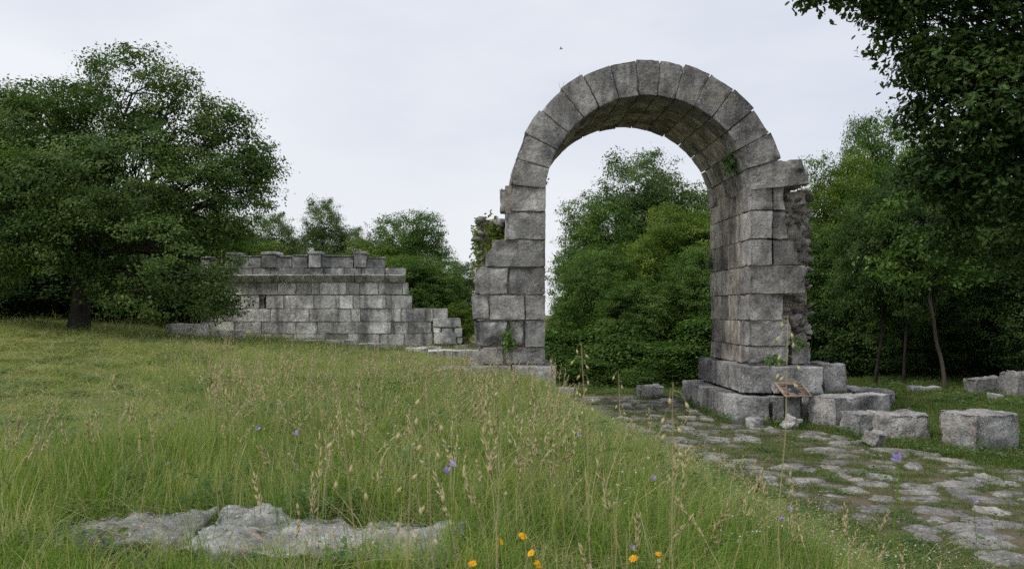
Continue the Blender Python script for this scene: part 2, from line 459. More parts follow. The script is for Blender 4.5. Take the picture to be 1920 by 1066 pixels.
# road sheet
def road_l(y): return np.interp(y, [4, 7, 8, 11, 14, 16, 17, 21], [5.1, 4.45, 4.2, 3.35, 2.85, 2.4, 2.05, 1.75])
def road_r(y): return np.interp(y, [4, 9, 11.5, 13.5, 15.5, 16.5, 21], [11.0, 9.2, 8.0, 7.1, 6.4, 5.35, 5.3])
ry = np.arange(3.5, 22.6, 0.25)
rv = []
for yy in ry:
    l, r_ = road_l(yy), road_r(yy)
    l += 0.25 * math.sin(yy * 2.3) * 0.6; r_ += 0.3 * math.sin(yy * 1.7 + 1) * (0.6 if yy < 16 else 0)
    xs = np.linspace(l, r_, 17)
    rv.append(np.stack([xs, np.full(17, yy), terrain(xs, np.full(17, yy)) + 0.014], 1))
rv = np.array(rv)
I = np.arange(rv.shape[0]*17).reshape(-1, 17)
road = link('road', mesh_np('road', rv.reshape(-1, 3), np.stack([I[:-1,:-1], I[:-1,1:], I[1:,1:], I[1:,:-1]], -1).reshape(-1, 4), M['roadsoil'], True))
tag(road, 'ancient road of worn grey paving stones running through the arch', None, None, 'structure')

# paving stones (each its own piece, mesh data shared between alike ones)
def slab_mesh(seed, nside=22):
    g = np.random.default_rng(seed)
    a = np.linspace(0, 2*np.pi, nside, endpoint=False) + g.normal(0, 0.05, nside)
    m = int(g.integers(4, 7)); ca = np.sort((np.arange(m) + g.uniform(-.28, .28, m))*2*np.pi/m)
    dist = g.uniform(.80, 1.05, m)                    # a worn polygon: nearest of m straight sides
    rad = np.min([np.where(np.cos(a - q) > .15, w_/np.maximum(np.cos(a - q), .15), 9) for q, w_ in zip(ca, dist)], axis=0)
    rad = np.minimum(rad, 1.22) * (1 + 0.20 * fbm(np.stack([np.cos(a)*2.2, np.sin(a)*2.2, a*0+seed*3.1], 1), 3, seed))
    rings = [(1.03, -1.6), (1.0, -0.2), (0.95, 0.45), (0.86, 0.78), (0.70, 0.93), (0.50, 1.0), (0.30, 1.0), (0.12, 1.0)]
    V = []
    for s, z in rings:
        V.append(np.stack([np.cos(a)*rad*s*0.5, np.sin(a)*rad*s*0.5, np.full(nside, z)], 1))
    V = np.concatenate(V + [np.array([[0, 0, 1.0]])])
    U = np.concatenate([V[nside:, :2], np.full((len(V)-nside, 1), seed*1.7)], 1)
    V[nside:, 2] += 0.75 * fbm(U*[3.0, 3.0, 1], 2, seed+4) + 0.55 * fbm(U*[9, 9, 1], 3, seed+5)
    V[:, 2] *= 0.04
    n = len(rings)
    I = np.arange(n*nside).reshape(n, nside); J = np.roll(I, -1, 1)
    Q = np.stack([I[:-1], J[:-1], J[1:], I[1:]], -1).reshape(-1, 4)
    T = np.stack([I[-1], J[-1], np.full(nside, n*nside)], 1)
    return mesh_np('paving_stone', V, [Q, T], M['paving'], True)
slabs = [slab_mesh(40 + i) for i in range(16)]
pav = []
yy = 6.2
row = 0
while yy < 21.6:
    dy = random.uniform(0.33, 0.47)*(1 + .03*max(0, yy - 9))
    l, r_ = road_l(yy) + 0.12, road_r(yy) - 0.12
    xx = l + random.uniform(0, 0.4)
    while xx < r_:
        dx = random.choice((.28, .36, .46, .58, .78))*random.uniform(.9, 1.1)*(1 + .03*max(0, yy - 9))
        cx_, cy_ = xx + dx/2, yy + random.uniform(-0.12, 0.12)
        g = float(fbm(np.array([[cx_*0.55, cy_*0.55, 3.3]]), 2, 77)[0])
        px_, py_ = CX + F*cx_/cy_, HY + 2.38*F/cy_
        grassy = (1420 < px_ < 1520 and 815 < py_ < 870) or (px_ > 1840 and 960 < py_ < 985)
        edge = min(cx_ - l, r_ - cx_)
        if not grassy and random.random() > .05 and g > -0.50 - 0.2*min(edge, 1) and px_ < 2060 and cx_ + dx*0.45 < r_ + 0.3 and len(pav) < 298:
            z = float(terrain(cx_, cy_))
            o = link('paving_stone', random.choice(slabs), road, (cx_, cy_, z + random.uniform(-0.026, 0.010)))
            o.scale = (dx*random.uniform(0.88, 1.10), dy*random.uniform(0.85, 1.15), random.uniform(0.75, 1.2))
            o.rotation_euler = (random.gauss(0, 0.025), random.gauss(0, 0.025), random.gauss(0, 0.30) + random.choice((0, math.pi)))
            pav.append((cx_, cy_, dx, dy))
        xx += dx * random.uniform(0.98, 1.12)
    yy += dy
    row += 1

# ------------------------------------------------------------------ the arch
D, DEP = 17.0, 3.1
ax0, ax1 = PX(1024, D), PX(1407, D)                 # faces of the opening
acx = (ax0 + ax1) / 2; acz = PZ(371, D)
RI = (ax1 - ax0) / 2; RO = RI + 0.80
arch = thing('stone_arch', (acx, D + DEP/2, ZR), 'tall grey weathered stone arch ruin with large voussoirs standing over the old road', 'arch')

ANG = [174.6, 163.3, 152.2, 140.6, 128.6, 118, 106.1, 95, 84.9, 74.7, 63.1, 51.7, 40, 28.2, 16.3, 4.6]
for i in range(15):
    a0, a1 = R(ANG[i]), R(ANG[i+1])
    am, da = (a0 + a1)/2, a0 - a1
    y = D + random.uniform(-0.015, 0.015)
    endy = D + DEP + random.choice((-0.10, -0.04, 0.0, 0.05))
    k = 0
    while y < endy - 0.05:
        dy = random.uniform(0.55, 1.0)
        if y + dy > endy - 0.4: dy = endy - y
        th = 0.80 + random.uniform(-0.03, 0.03)
        rin = RI + random.uniform(0.0, 0.018)
        if k == 0: rin = RI
        if i == 14: th = 1.38
        rmid = rin + th/2
        ends = []
        if i == 14: ends = [(1, 1, 0.35, 0.16)]
        elif k == 0 and random.random() < 0.5: ends = [(1, 1, 0.10, 0.035)]
        if k == 0: ends.append((1, -1, 0.05, 0.03))
        def warp(V, am=am, da=da, rin=rin, th=th, rmid=rmid, y=y, dy=dy, i=i):
            t = am - V[:, 0] / rmid
            r_ = rin + th/2 + V[:, 1]
            fl = np.cos(da/2) / np.cos(t - am)          # the faces of a voussoir are nearly flat
            kk = 0.45 * sstep(rin + 0.1, rin + th, r_) + 0.30 * (1 - sstep(rin, rin + 0.3, r_))
            r_ = r_ * (1 + kk * (fl - np.cos(da/2)))
            x = acx + r_ * np.cos(t); z = acz + r_ * np.sin(t)
            if i == 14:                                  # the springer turns into a level tailing block
                q = np.clip((r_ - rin - 0.75) / 0.45, 0, 1)
                z = z - q * 0.10 * np.clip(V[:, 0] < 0, 0, 1)
            return np.stack([x, y + dy/2 + V[:, 2], z], 1)
        V, Q = rough_block((rmid*da - 0.002, th, dy - 0.004), cell=0.065, r=0.02, amp=0.024, ends=ends, warp=warp, chip=1.7)
        obj('voussoir', V, Q[:, ::-1], M['arch'] if k == 0 else M['soffit'], arch)
        y += dy; k += 1

def pz(v): return PZ(v, D)
# mortar and packing inside the vault, set back from every face
aa = np.linspace(R(173), R(7), 60); G = []
for a_ in aa:
    for r_, y_ in ((RI + .06, D + .055), (RO - .07, D + .055), (RO - .07, D + DEP - .35), (RI + .06, D + DEP - .35)):
        G.append((acx + r_*math.cos(a_), y_, acz + r_*math.sin(a_)))
I = np.arange(len(G)).reshape(-1, 4); J = np.roll(I, -1, 1)
obj('mortar_core', G, [np.stack([I[:-1], I[1:], J[1:], J[:-1]], -1).reshape(-1, 4), np.array([I[0], I[-1][::-1]])], M['mortar'], arch)
# right pier: courses from the springing down, front blocks as (x0, x1, broken end)
courses = [346, 394, 448, 498, 551, 601, 649, 683.5]
front_r = [[(1407, 1450, 0), (1450.5, 1475, .05)], [(1407, 1450, 0), (1450.5, 1482, .08)], [(1407, 1450, 0), (1450.5, 1502, .13)],
           [(1406, 1521, .20)], [(1404, 1476, .09)], [(1404, 1491, .13)], [(1405, 1486, .10), (1487, 1528, .10)]]
for c in range(7):
    z1, z0 = pz(courses[c]), pz(courses[c+1])
    for j, (p0, p1, e) in enumerate(front_r[c]):
        x0, x1 = PX(p0, D), PX(p1, D)
        d = random.uniform(0.55, 0.95)
        if j == 0 and c == 3: d = 0.8
        yoff = 0.0 if j == 0 else 0.035
        if c == 6 and j == 1: yoff = 0.06; d = 0.8
        ends = [(1, -1, 0.06, 0.035)]
        if e: ends.append((0, 1, 0.30 if c in (3, 5) else 0.16, e))
        if c == 6 and j == 0: ends.append((2, -1, 0.3, 0.08))
        x0b = x0 - (PX(1407, D) - ax1) if j == 0 else x0
        box_block('stone_block', max(x0b, ax1 - 0.03) if j == 0 else x0, x1, D + yoff, D + d, z0, z1, M['arch'], arch, cell=0.065, amp=0.028, r=0.022, ends=ends, chip=1.7)
        if j == 0: d0 = d
    box_block('mortar_bed', ax1 + .05, PX(front_r[c][0][1], D) - .10, D + .09, D + DEP - .3, z0 - .02, z1 + .02, M['mortar'], arch, cell=.4, r=.01, amp=.004)
    y = D + d0
    ye = D + DEP + random.uniform(-0.12, 0.05)
    while y < ye - 0.05:
        L = random.uniform(0.5, 0.95)
        if y + L > ye - 0.35: L = ye - y
        box_block('stone_block', ax1 + random.uniform(-0.012, 0.02), ax1 + 0.62, y, y + L, z0, z1, M['soffit'], arch, cell=0.1, amp=0.012, r=0.018)
        y += L
# rubble core of the right pier, exposed where the facing fell
V, Q = rough_block((1.30, 2.2, pz(348) - pz(683)), cell=0.07, r=0.10, amp=0.10, ns=0.22)
V += np.array([6.58, D + 0.45 + 1.1, (pz(348) + pz(683))/2])
obj('rubble_core', V, Q, M['mortar'], arch)

def rubble_mesh(seed, sub=2, mat='rubble', flat=0.58, amp=0.5):
    n1 = 8; n2 = 6
    th = np.linspace(0, 2*np.pi, n1, endpoint=False); ph = np.linspace(-np.pi/2*0.98, np.pi/2*0.98, n2)
    A, B = np.meshgrid(ph, th, indexing='ij')
    d = np.stack([np.cos(A)*np.cos(B), np.cos(A)*np.sin(B), np.sin(A)], -1).reshape(-1, 3)
    k = 4
    r = 1 / (np.abs(d)**k).sum(1)**(1/k)
    V = d * r[:, None] * (1 + amp*fbm(d*2.3 + seed*5.7, 3, seed))[:, None] * 0.5 * np.array([1, 1, flat])
    I = np.arange(n1*n2).reshape(n2, n1); J = np.roll(I, -1, 1)
    Q = np.stack([I[:-1], J[:-1], J[1:], I[1:]], -1).reshape(-1, 4)
    V = np.concatenate([V, V[:n1].mean(0, keepdims=True), V[-n1:].mean(0, keepdims=True)])
    T = np.concatenate([np.stack([J[0], I[0], np.full(n1, n1*n2)], 1), np.stack([I[-1], J[-1], np.full(n1, n1*n2+1)], 1)])
    return mesh_np('rubble_stone', V, [Q, T], M[mat], False)
rub = [rubble_mesh(300 + i) for i in range(10)]
def put_rubble(x, y, z, s, parent=arch, tilt=0.35):
    o = link('rubble_stone', random.choice(rub), parent, (x, y, z))
    o.scale = (s*random.uniform(.8, 1.4), s*random.uniform(.8, 1.2), s*random.uniform(.6, 1.1))
    o.rotation_euler = (random.gauss(0, tilt), random.gauss(0, tilt), random.uniform(0, 6.28))
for kx in range(230):
    zz = random.uniform(pz(680), pz(350))
    if random.random() < 0.62:
        put_rubble(random.uniform(6.55, 7.24), D + 0.47 + random.uniform(0.0, 0.09), zz, random.uniform(.10, .24), tilt=.6)
    else:
        put_rubble(7.17 + random.uniform(-0.06, 0.04), random.uniform(D + 0.45, D + 2.3), zz, random.uniform(.10, .24), tilt=.6)
for zz in np.linspace(pz(655), pz(585), 7):
    put_rubble(PX(1506, D) + random.uniform(-.08, .06), D + 0.42, zz, random.uniform(.20, .30), tilt=0.4)

# left pier
front_l = [[(935, 963, 0.05), (957, 1024, 0.0)], [(947, 1024, 0)], [(910, 1024, .10)], [(888, 953, .05), (953.5, 1024, 0)],
           [(882, 917, .06), (917.5, 985, 0), (985.5, 1024, 0)], [(887, 952, .12), (952.5, 984, .05), (984.5, 1024, 0)], [(893, 944, .06), (946, 1024, .03)]]
courses_l = [347, 396.5, 449.5, 500.5, 552.5, 599.5, 652, 683.5]
for c in range(7):
    z1, z0 = pz(courses_l[c]), pz(courses_l[c+1])
    for j, (p0, p1, e) in enumerate(front_l[c]):
        x0, x1 = PX(p0, D), PX(p1, D)
        d = random.uniform(0.55, 0.9)
        ends = [(1, -1, 0.06, 0.04)]
        yoff = random.uniform(0, 0.02)
        if e: ends.append((0, -1, 0.16, e))
        if c == 0 and j == 0: yoff = 0.10; z1 = pz(345); ends.append((2, 1, .2, .1))
        else: z1 = pz(courses_l[c])
        if c == 2: ends.append((2, 1, 0.12, 0.0))
        if c == 5 and j < 2: ends += [(1, -1, 0.2, 0.14), (2, -1, 0.2, 0.10)]
        if c == 6 and j == 1: ends += [(2, 1, 0.15, 0.06)]
        if c == 2:
            # a block with its upper left shoulder cut down
            def wc(V, x0=x0, x1=x1, z0=z0, z1=z1):
                q = np.clip((V[:, 2] - 0.0) / ((z1 - z0)/2), 0, 1)
                l = np.clip((0.35 - V[:, 0]) / 1.0, 0, 1)
                V = V.copy(); V[:, 0] += q * l * 0.28; V[:, 1] += sstep(-.02, .06, V[:, 2]) * sstep(0.0, -0.08, V[:, 0] - 0.12) * 0.05
                return V
            V, Q = rough_block((x1-x0-.01, d, z1-z0-.01), cell=0.07, amp=0.018, ends=[(1, -1, .05, .03)], warp=wc)
            obj('stone_block', V + np.array([(x0+x1)/2, D + d/2, (z0+z1)/2]), Q, M['arch'], arch)
        else:
            box_block('stone_block', x0, x1, D + yoff, D + d, z0, z1, M['arch'], arch, cell=0.065, amp=0.030, ends=ends, chip=1.8)
    box_block('mortar_bed', PX(front_l[c][0][0], D) + .14, ax0 - .05, D + (.10 if c != 5 else .18), D + .5, z0 - .02, pz(courses_l[c]) + .01, M['mortar'], arch, cell=.4, r=.01, amp=.004)
    y = D + d
    ye = D + DEP + random.uniform(-0.1, 0.05)
    while y < ye - 0.05:
        L = random.uniform(0.5, 0.95)
        if y + L > ye - 0.35: L = ye - y
        box_block('stone_block', ax0 - 0.62, ax0 - random.uniform(0, 0.02), y, y + L, z0, pz(courses_l[c]), M['soffit'], arch, cell=0.12, amp=0.012)
        y += L
V, Q = rough_block((1.0, 1.9, 3.35), cell=0.08, r=0.10, amp=0.10, ns=0.25, ends=[(2, 1, 0.5, 0.25)])
V += np.array([0.36, D + 0.75 + 0.95, pz(683) + 1.67])
obj('rubble_core', V, Q, M['mortar'], arch)
for kx in range(46):
    put_rubble(-0.12 + random.uniform(-.06, .06), random.uniform(D + 0.75, D + 2.5), random.uniform(1.6, pz(418)), random.uniform(.12, .26))
for kx in range(16):
    put_rubble(random.uniform(-0.12, 0.5), random.uniform(D + 0.75, D + 1.6), pz(409) + random.uniform(-.06, .06), random.uniform(.14, .28))
put_rubble(PX(901, D + .9), D + 0.9, PZ(414, D + .9), 0.30)

# plinths
def plinth(xa, xb, ya, yb, z0, z1, splits_front, splits_side, side, ends=()):
    """courses of big plinth blocks: front row then the row along the passage"""
    xs = [xa + (xb - xa)*s for s in splits_front]
    for a, b in zip(xs[:-1], xs[1:]):
        box_block('plinth_block', a, b, ya, ya + 0.95, z0, z1, M['lichen_clean'], arch, gap=0.004, cell=0.07, r=0.04, amp=0.028, chip=1.2)
    ys = [ya + 0.95 + (yb - ya - 0.95)*s for s in splits_side]
    for a, b in zip(ys[:-1], ys[1:]):
        if side < 0: box_block('plinth_block', xa, xa + 0.9, a, b, z0, z1, M['arch'], arch, gap=0.004, cell=0.09, r=0.04, amp=0.025)
        else: box_block('plinth_block', xb - 0.9, xb, a, b, z0, z1, M['arch'], arch, gap=0.004, cell=0.09, r=0.04, amp=0.025)
zp1, zp2 = pz(683.5), PZ(738, 16.75)
# right: upper course stepped in plan, lower course
UX = PX(1393, 16.7)
box_block('plinth_block', UX, PX(1449, 16.7), 16.70, 17.75, zp2, zp1, M['lichen_clean'], arch, gap=.004, cell=.06, r=.045, amp=.03)
box_block('plinth_block', PX(1449, 16.55), PX(1546, 16.55), 16.52, 17.5, zp2 + 0.01, zp1 + 0.005, M['lichen_clean'], arch, gap=.004, cell=.06, r=.06, amp=.035)
box_block('plinth_block', PX(1541, 17.2), PX(1587, 17.2), 17.1, 18.3, zp2 - .03, zp1 + 0.03, M['lichen_clean'], arch, gap=.004, cell=.06, r=.07, amp=.05)
for a, b in ((17.75, 18.75), (18.75, 20.35)):
    box_block('plinth_block', UX + random.uniform(0, .03), UX + .95, a, b, zp2, zp1 + random.uniform(-.03, .02), M['arch'], arch, gap=.004, cell=.09, r=.05, amp=.03)
LX = PX(1372, 16.35)
box_block('plinth_block', LX, PX(1446, 16.35), 16.33, 17.4, ZR - .15, zp2 - .004, M['lichen_clean'], arch, gap=.004, cell=.06, r=.07, amp=.05, chip=1.4)
box_block('plinth_block', PX(1447, 16.4), PX(1503, 16.4), 16.36, 17.5, ZR - .15, zp2 - .006, M['lichen_clean'], arch, gap=.004, cell=.06, r=.05, amp=.03)
box_block('plinth_block', PX(1504, 16.5), PX(1580, 16.5), 16.5, 17.6, ZR - .15, zp2 - .02, M['lichen_clean'], arch, gap=.004, cell=.08, r=.05, amp=.03)
for a, b in ((17.4, 18.5), (18.5, 19.5), (19.5, 20.55)):
    box_block('plinth_block', LX + random.uniform(-.03, .03), LX + 1.0, a, b, ZR - .15, zp2 - random.uniform(.0, .03), M['arch'], arch, gap=.004, cell=.09, r=.05, amp=.035)
V, Q = rough_block((0.95, 2.7, zp1 - ZR), cell=0.12, r=0.05, amp=0.03)
obj('rubble_core', V + np.array([6.9, 18.8, (zp1 + ZR)/2 - .02]), Q, M['mortar'], arch)
# left plinth
for a, b in ((PX(822, 16.7), PX(880, 16.7)), (PX(880, 16.7), PX(960, 16.7)), (PX(960, 16.7), PX(1043, 16.7))):
    box_block('plinth_block', a, b, 16.66, 17.7, -0.75, zp1 - (0.05 if a < -.5 else 0), M['lichen_clean'], arch, gap=.004, cell=.07, r=.04, amp=.03)
for a, b in ((17.7, 18.8), (18.8, 20.4)):
    box_block('plinth_block', PX(1043, 16.7) - .95, PX(1043, 16.7), a, b, -0.75, zp1, M['arch'], arch, gap=.004, cell=.1, r=.04, amp=.03)
for a, b in ((16.4, 17.5), (17.5, 18.6), (18.6, 20.5)):
    box_block('plinth_block', PX(1043, 16.7) - .9, PX(1043, 16.7) + .22, a, b, ZR - .15, -0.70, M['lichen_clean'], arch, gap=.004, cell=.09, r=.05, amp=.03)
V, Q = rough_block((1.3, 2.7, 0.9), cell=0.15, r=0.05, amp=0.03)
obj('rubble_core', V + np.array([0.25, 19.0, -0.38]), Q, M['mortar'], arch)

# ------------------------------------------------------------------ the round tomb behind
TY, TR = 29.0, 14.0
tcx = PX(620, TY); tcy = TY + TR
tomb = thing('ruined_tomb', (tcx, TY, -0.5), 'low grey ruined stone drum tomb with parapet and cornice beyond the meadow', 'ruin')
def tang(px, dr=0.0):
    Yg = TY
    for _ in range(8):
        Xg = PX(px, Yg); s = np.clip((Xg - tcx)/(TR + dr), -1, 1); Yg = tcy - (TR + dr)*math.sqrt(1 - s*s)
    return math.asin(s), Yg
def tz(py): return PZ(py, TY + 0.15)
def zx(v): return 300 + v/3.2
def arc_block(name, p0, p1, y0, y1, mat, dr=0.0, depth=0.55, gap=0.003, **k):
    a0, a1 = tang(p0, dr)[0], tang(p1, dr)[0]
    z0, z1 = tz(y0), tz(y1)
    Rf = TR + dr
    def warp(V):
        a = (a0 + a1)/2 + V[:, 0]/Rf; r_ = Rf - depth/2 - V[:, 1]
        return np.stack([tcx + r_*np.sin(a), tcy - r_*np.cos(a), (z0+z1)/2 + V[:, 2]], 1)
    V, Q = rough_block(((a1-a0)*Rf - 2*gap, depth, abs(z1-z0) - 2*gap), warp=warp, **k)
    return obj(name, V, Q, mat, tomb)
rows = {
 'r6': (552, 529, [240, 300, 370, 525, 705, 818, 905, 955, 1115, 1195, 1308, 1455, 1503]),
 'r5': (578, 553, [245, 370, 480, 600, None, 632, 738, 922, 1055, 1158, 1355, 1522]),
 'r4': (602.5, 578, [240, 390, 520, 660, 892, 1145, 1203, 1447, 1590, 1640, 1735]),
 'r3': (625, 602.5, [235, 440, 605, 812, 945, 1170, 1385, 1490, 1638]),
 'r2': (648, 625, [240, 400, 600, 800, 990, None, 1128, 1318, 1465, 1640]),
 'r1': (672, 648, [230, 300, 520, 800, 1040, 1200, 1400, 1560, 1665, 1755, 1862]),
}
for rn, (yb, yt, js) in rows.items():
    for a, b in zip(js[:-1], js[1:]):
        if a is None or b is None: continue
        if rn == 'r6' and (a in (525, 818, 1115)):
            arc_block('repair_panel', zx(a), zx(b), yb, yt, M['plaster'], -0.04, 0.45, cell=.15, r=.01, amp=.004)
            continue
        pale = (rn == 'r6' and a in (705, 905, 955, 1195, 1308)) or (rn == 'r5' and a in (738, 1158, 922)) or (rn == 'r2' and a in (1128, 1318))
        last = b == js[-1]
        ends = [(1, -1, .05, .035)]
        if last: ends.append((0, 1, .15, .10))
        if rn == 'r5' and a == 480: ends.append((0, 1, .2, .12))
        if rn == 'r6' and a == 705: ends.append((0, 1, .12, .10))
        arc_block('stone_block', zx(a), zx(b), yb, yt, M['tombpale'] if pale else M['tomb'], random.uniform(-.02, .015), cell=.085, r=.02, amp=.018, ends=ends, chip=1.3)
# stepped broken courses at the right end
for p0, p1, y0, y1 in ((1638, 1812, 614, 596), (1640, 1690, 624, 614.5), (1690, 1765, 624, 614.5), (1768, 1822, 633, 614.5), (1648, 1782, 645, 622.5), (1784, 1822, 645, 633.5)):
    arc_block('stone_block', zx(p0), zx(p1), y0, y1, M['tomb'], 0.10 if p0 == 1648 else 0.0, .5, cell=.08, r=.025, amp=.025, ends=[(0, 1, .15, .06)], chip=1.4)
# joints: a bed of old mortar set back behind each course
for rn, (yb, yt, js) in rows.items():
    seg, cur = [], [js[0]]
    for v in js[1:]:
        if v is None and rn == 'r2': continue
        if v is None: seg.append((cur[0], cur[-1])); cur = []
        else: cur.append(v)
    seg.append((cur[0], cur[-1]))
    for a, b in seg:
        arc_block('mortar_bed', zx(a) + 1.5, zx(b) - 3, yb + 0.6, yt - 0.6, M['mortar'], -0.06, .40, cell=.3, r=.02, amp=.01, gap=0)
for a, b in zip([240, 400, 555, 665, 745, 980, 1105, 1210, 1350], [400, 555, 665, 760, 980, 1105, 1210, 1350, 1477]):
    arc_block('band_block', zx(max(a, 0)), zx(b), 514.5, 502, M['tombdark'], 0.10 + random.uniform(-.01, .02), .7, cell=.07, r=.02, amp=.02, chip=1.4)
prof = [(-.35, 529), (0.03, 529), (0.03, 527.2), (0.08, 526.8), (0.085, 524.0), (0.12, 523.6), (0.14, 521.2), (0.18, 520.8), (0.185, 517.6), (0.21, 517.3), (0.215, 514.6), (-.35, 514.6)]
for a, b in zip([240, 400, 540, 722, 745, 875, 1040, 1170, 1350], [400, 540, 718, 745, 873, 1038, 1168, 1348, 1472]):
    _seed[0] += 1
    a0, a1 = tang(zx(a))[0], tang(zx(b))[0]
    worn = 0.55 if a in (722,) else 1.0
    aa = np.linspace(a0 + .0006, a1 - .0006, max(3, int((a1-a0)*TR/0.06)))
    n = len(prof); G = []
    for q in aa:
        rp = np.array([TR + p[0]*worn for p in prof]); zp = np.array([tz(p[1]) for p in prof])
        pts = np.stack([tcx + rp*math.sin(q), tcy - rp*math.cos(q), zp], 1)
        nn = fbm(pts*7 + _seed[0]*3, 3, _seed[0])
        pts[1:-1, 1] += 0.03*np.clip(nn[1:-1], -.2, 1)
        pts[1:-1, 2] += 0.012*nn[1:-1]
        G.append(pts)
    V = np.concatenate(G); I = np.arange(len(V)).reshape(-1, n); J = np.roll(I, -1, 1)
    Q = np.stack([I[:-1], I[1:], J[1:], J[:-1]], -1).reshape(-1, 4)
    caps = np.array([I[0], I[-1][::-1]])
    o = obj('cornice_stone', V, [Q, caps], M['tomb'], tomb, smooth=False)
for a, b, top in ((240, 395, 478), (445, 605, 478), (697, 790, 479), (790, 885, 477.5), (970, 1160, 478.5), (1245, 1357, 481.5)):
    arc_block('parapet_panel', zx(a), zx(b), 502.4, top + 3, M['tombdark'], 0.02, .4, cell=.08, r=.02, amp=.018, ends=([(0, 1, .2, .08)] if a > 1200 else []))
    arc_block('parapet_coping', zx(a), zx(b), top + 3, top, M['tombdark'], 0.05, .46, cell=.07, r=.03, amp=.02)
for a, b in ((395, 455), (605, 697), (887, 968), (1160, 1243)):
    arc_block('parapet_pillar', zx(a) + 1, zx(b) - 1, 502.2, 478, M['tombdark'], 0.17, .62, cell=.07, r=.02, amp=.018)
    arc_block('pillar_cap', zx(a) - 1.2, zx(b) + 1.2, 478, 471.5, M['tombdark'], 0.17, .66, cell=.06, r=.04, amp=.018)

# ------------------------------------------------------------------ loose blocks and boulders
LOOSE = []
def loose(name, label, cat, centre, size, rz, mat='lichen', tilt=(0, 0), group=None, sink=0.05, **k):
    V, Q = rough_block(size, **k)
    c, s = math.cos(rz), math.sin(rz)
    Mx = np.array(Matrix.Rotation(rz, 3, 'Z') @ Matrix.Rotation(tilt[0], 3, 'X') @ Matrix.Rotation(tilt[1], 3, 'Y'))
    V = V @ Mx.T
    x, y = centre[:2]
    LOOSE.append((x, y, size[0]/2, size[1]/2, rz))
    z = (float(terrain(x, y)) - sink - V[:, 2].min()) if len(centre) == 2 else centre[2]
    o = obj(name, V + np.array([x, y, z]), Q, M[mat], None)
    return tag(o, label, cat, group)
GB = 'fallen stone blocks by the road'
loose('stone_block', 'long fallen grey block beside the information sign, against the plinth', 'stone block', (7.55, 16.27), (1.62, 0.75, 0.72), R(25), 'lichen', group=GB, cell=.055, r=.05, ridge=.02, amp=.06, ns=.35, sink=.06, chip=1.5)
loose('stone_block', 'rough orange and white lichened block in the middle of the fallen blocks', 'stone block', (PX(1682, 14.75), 14.75), (1.0, 0.8, 0.58), R(-8), 'lichen', group=GB, cell=.05, r=.13, ridge=.02, amp=.10, ns=.3, chip=1.2)
loose('stone_block', 'small lichened block squeezed between two larger fallen blocks', 'stone block', (PX(1610, 14.95), 15.0), (0.42, 0.6, 0.52), R(12), 'lichen', group=GB, cell=.05, r=.07, amp=.07, ns=.3)
loose('stone_block', 'big squared pale grey block alone in the grass right of the road', 'stone block', (PX(1832, 13.6), 13.6), (1.0, 0.85, 0.74), R(14), 'lichen', group=GB, cell=.05, r=.05, ridge=.02, amp=.06, ns=.4, ends=[(0, -1, .3, .10)], sink=.07)
loose('boulder', 'small boulder with bright orange lichen in front of the fallen blocks', 'rock', (PX(1640, 13.75), 13.75), (0.36, 0.36, 0.33), R(30), 'lichen', (R(14), R(10)), cell=.04, r=.12, amp=.09, ns=.2)
loose('boulder', 'low flat pale stone touching the orange lichened boulder', 'rock', (PX(1614, 14.0), 13.95), (0.34, 0.3, 0.16), R(5), 'lichen_clean', cell=.05, r=.06, amp=.05, ns=.2)
loose('boulder', 'round white lichened stone at the near corner of the right plinth', 'rock', (PX(1414, 15.95), 15.95), (0.34, 0.32, 0.30), R(10), 'lichen', cell=.04, r=.11, amp=.07, ns=.2)
loose('boulder', 'pitted grey rock with holes under the information sign', 'rock', (PX(1482, 15.75), 15.75), (0.38, 0.34, 0.36), R(40), 'lichen', (R(20), R(15)), cell=.035, r=.11, amp=.13, ns=.16)
loose('boulder', 'squarish grey rock on the verge seen through the arch', 'rock', (PX(1217, 21.3), 21.3), (0.76, 0.6, 0.46), R(6), 'lichen', (0, R(4)), cell=.05, r=.12, amp=.11, ns=.3)
loose('boulder', 'small low rock right of the larger rock seen through the arch', 'rock', (PX(1256, 21.2), 21.2), (0.42, 0.3, 0.18), R(-10), 'lichen', cell=.05, r=.08, amp=.07, ns=.2)
loose('boulder', 'upright stone at the far foot of the right plinth', 'rock', (PX(1294, 20.2), 20.2), (0.17, 0.3, 0.40), R(5), 'lichen_clean', cell=.05, r=.07, amp=.05, ns=.2)
loose('boulder', 'squat dark stone leaning on the side of the right plinth', 'rock', (PX(1312, 19.3), 19.3), (0.28, 0.45, 0.33), R(8), 'lichen_clean', cell=.05, r=.1, amp=.08, ns=.2)
loose('boulder', 'low flat stone lying along the right plinth foot', 'rock', (PX(1342, 17.9), 17.9), (0.22, 0.9, 0.14), R(3), 'lichen_clean', cell=.05, r=.05, amp=.05, ns=.2)
loose('boulder', 'grey stone half hidden in grass at the left plinth corner', 'rock', (PX(1056, 16.3), 16.3), (0.45, 0.5, 0.38), R(20), 'lichen_clean', cell=.05, r=.1, amp=.08, ns=.2)
loose('stone_block', 'flat broken slab behind the right plinth at the edge of the wood', 'stone block', (PX(1625, 19.2), 19.2), (1.05, 0.8, 0.5), R(-12), 'lichen_clean', (R(4), R(5)), cell=.07, r=.06, amp=.08)
loose('boulder', 'dark rounded rock behind the flat slab at the wood edge', 'rock', (PX(1658, 19.6), 19.7), (0.5, 0.5, 0.42), R(30), 'lichen_clean', cell=.06, r=.12, amp=.08)
loose('stone_block', 'long low grey block at the wood edge near the right frame edge', 'stone block', (PX(1847, 20.6), 20.6), (0.98, 0.6, 0.62), R(4), 'arch', (0, R(-3)), cell=.07, r=.06, amp=.06, ends=[(0, -1, .25, .12)], sink=.15)
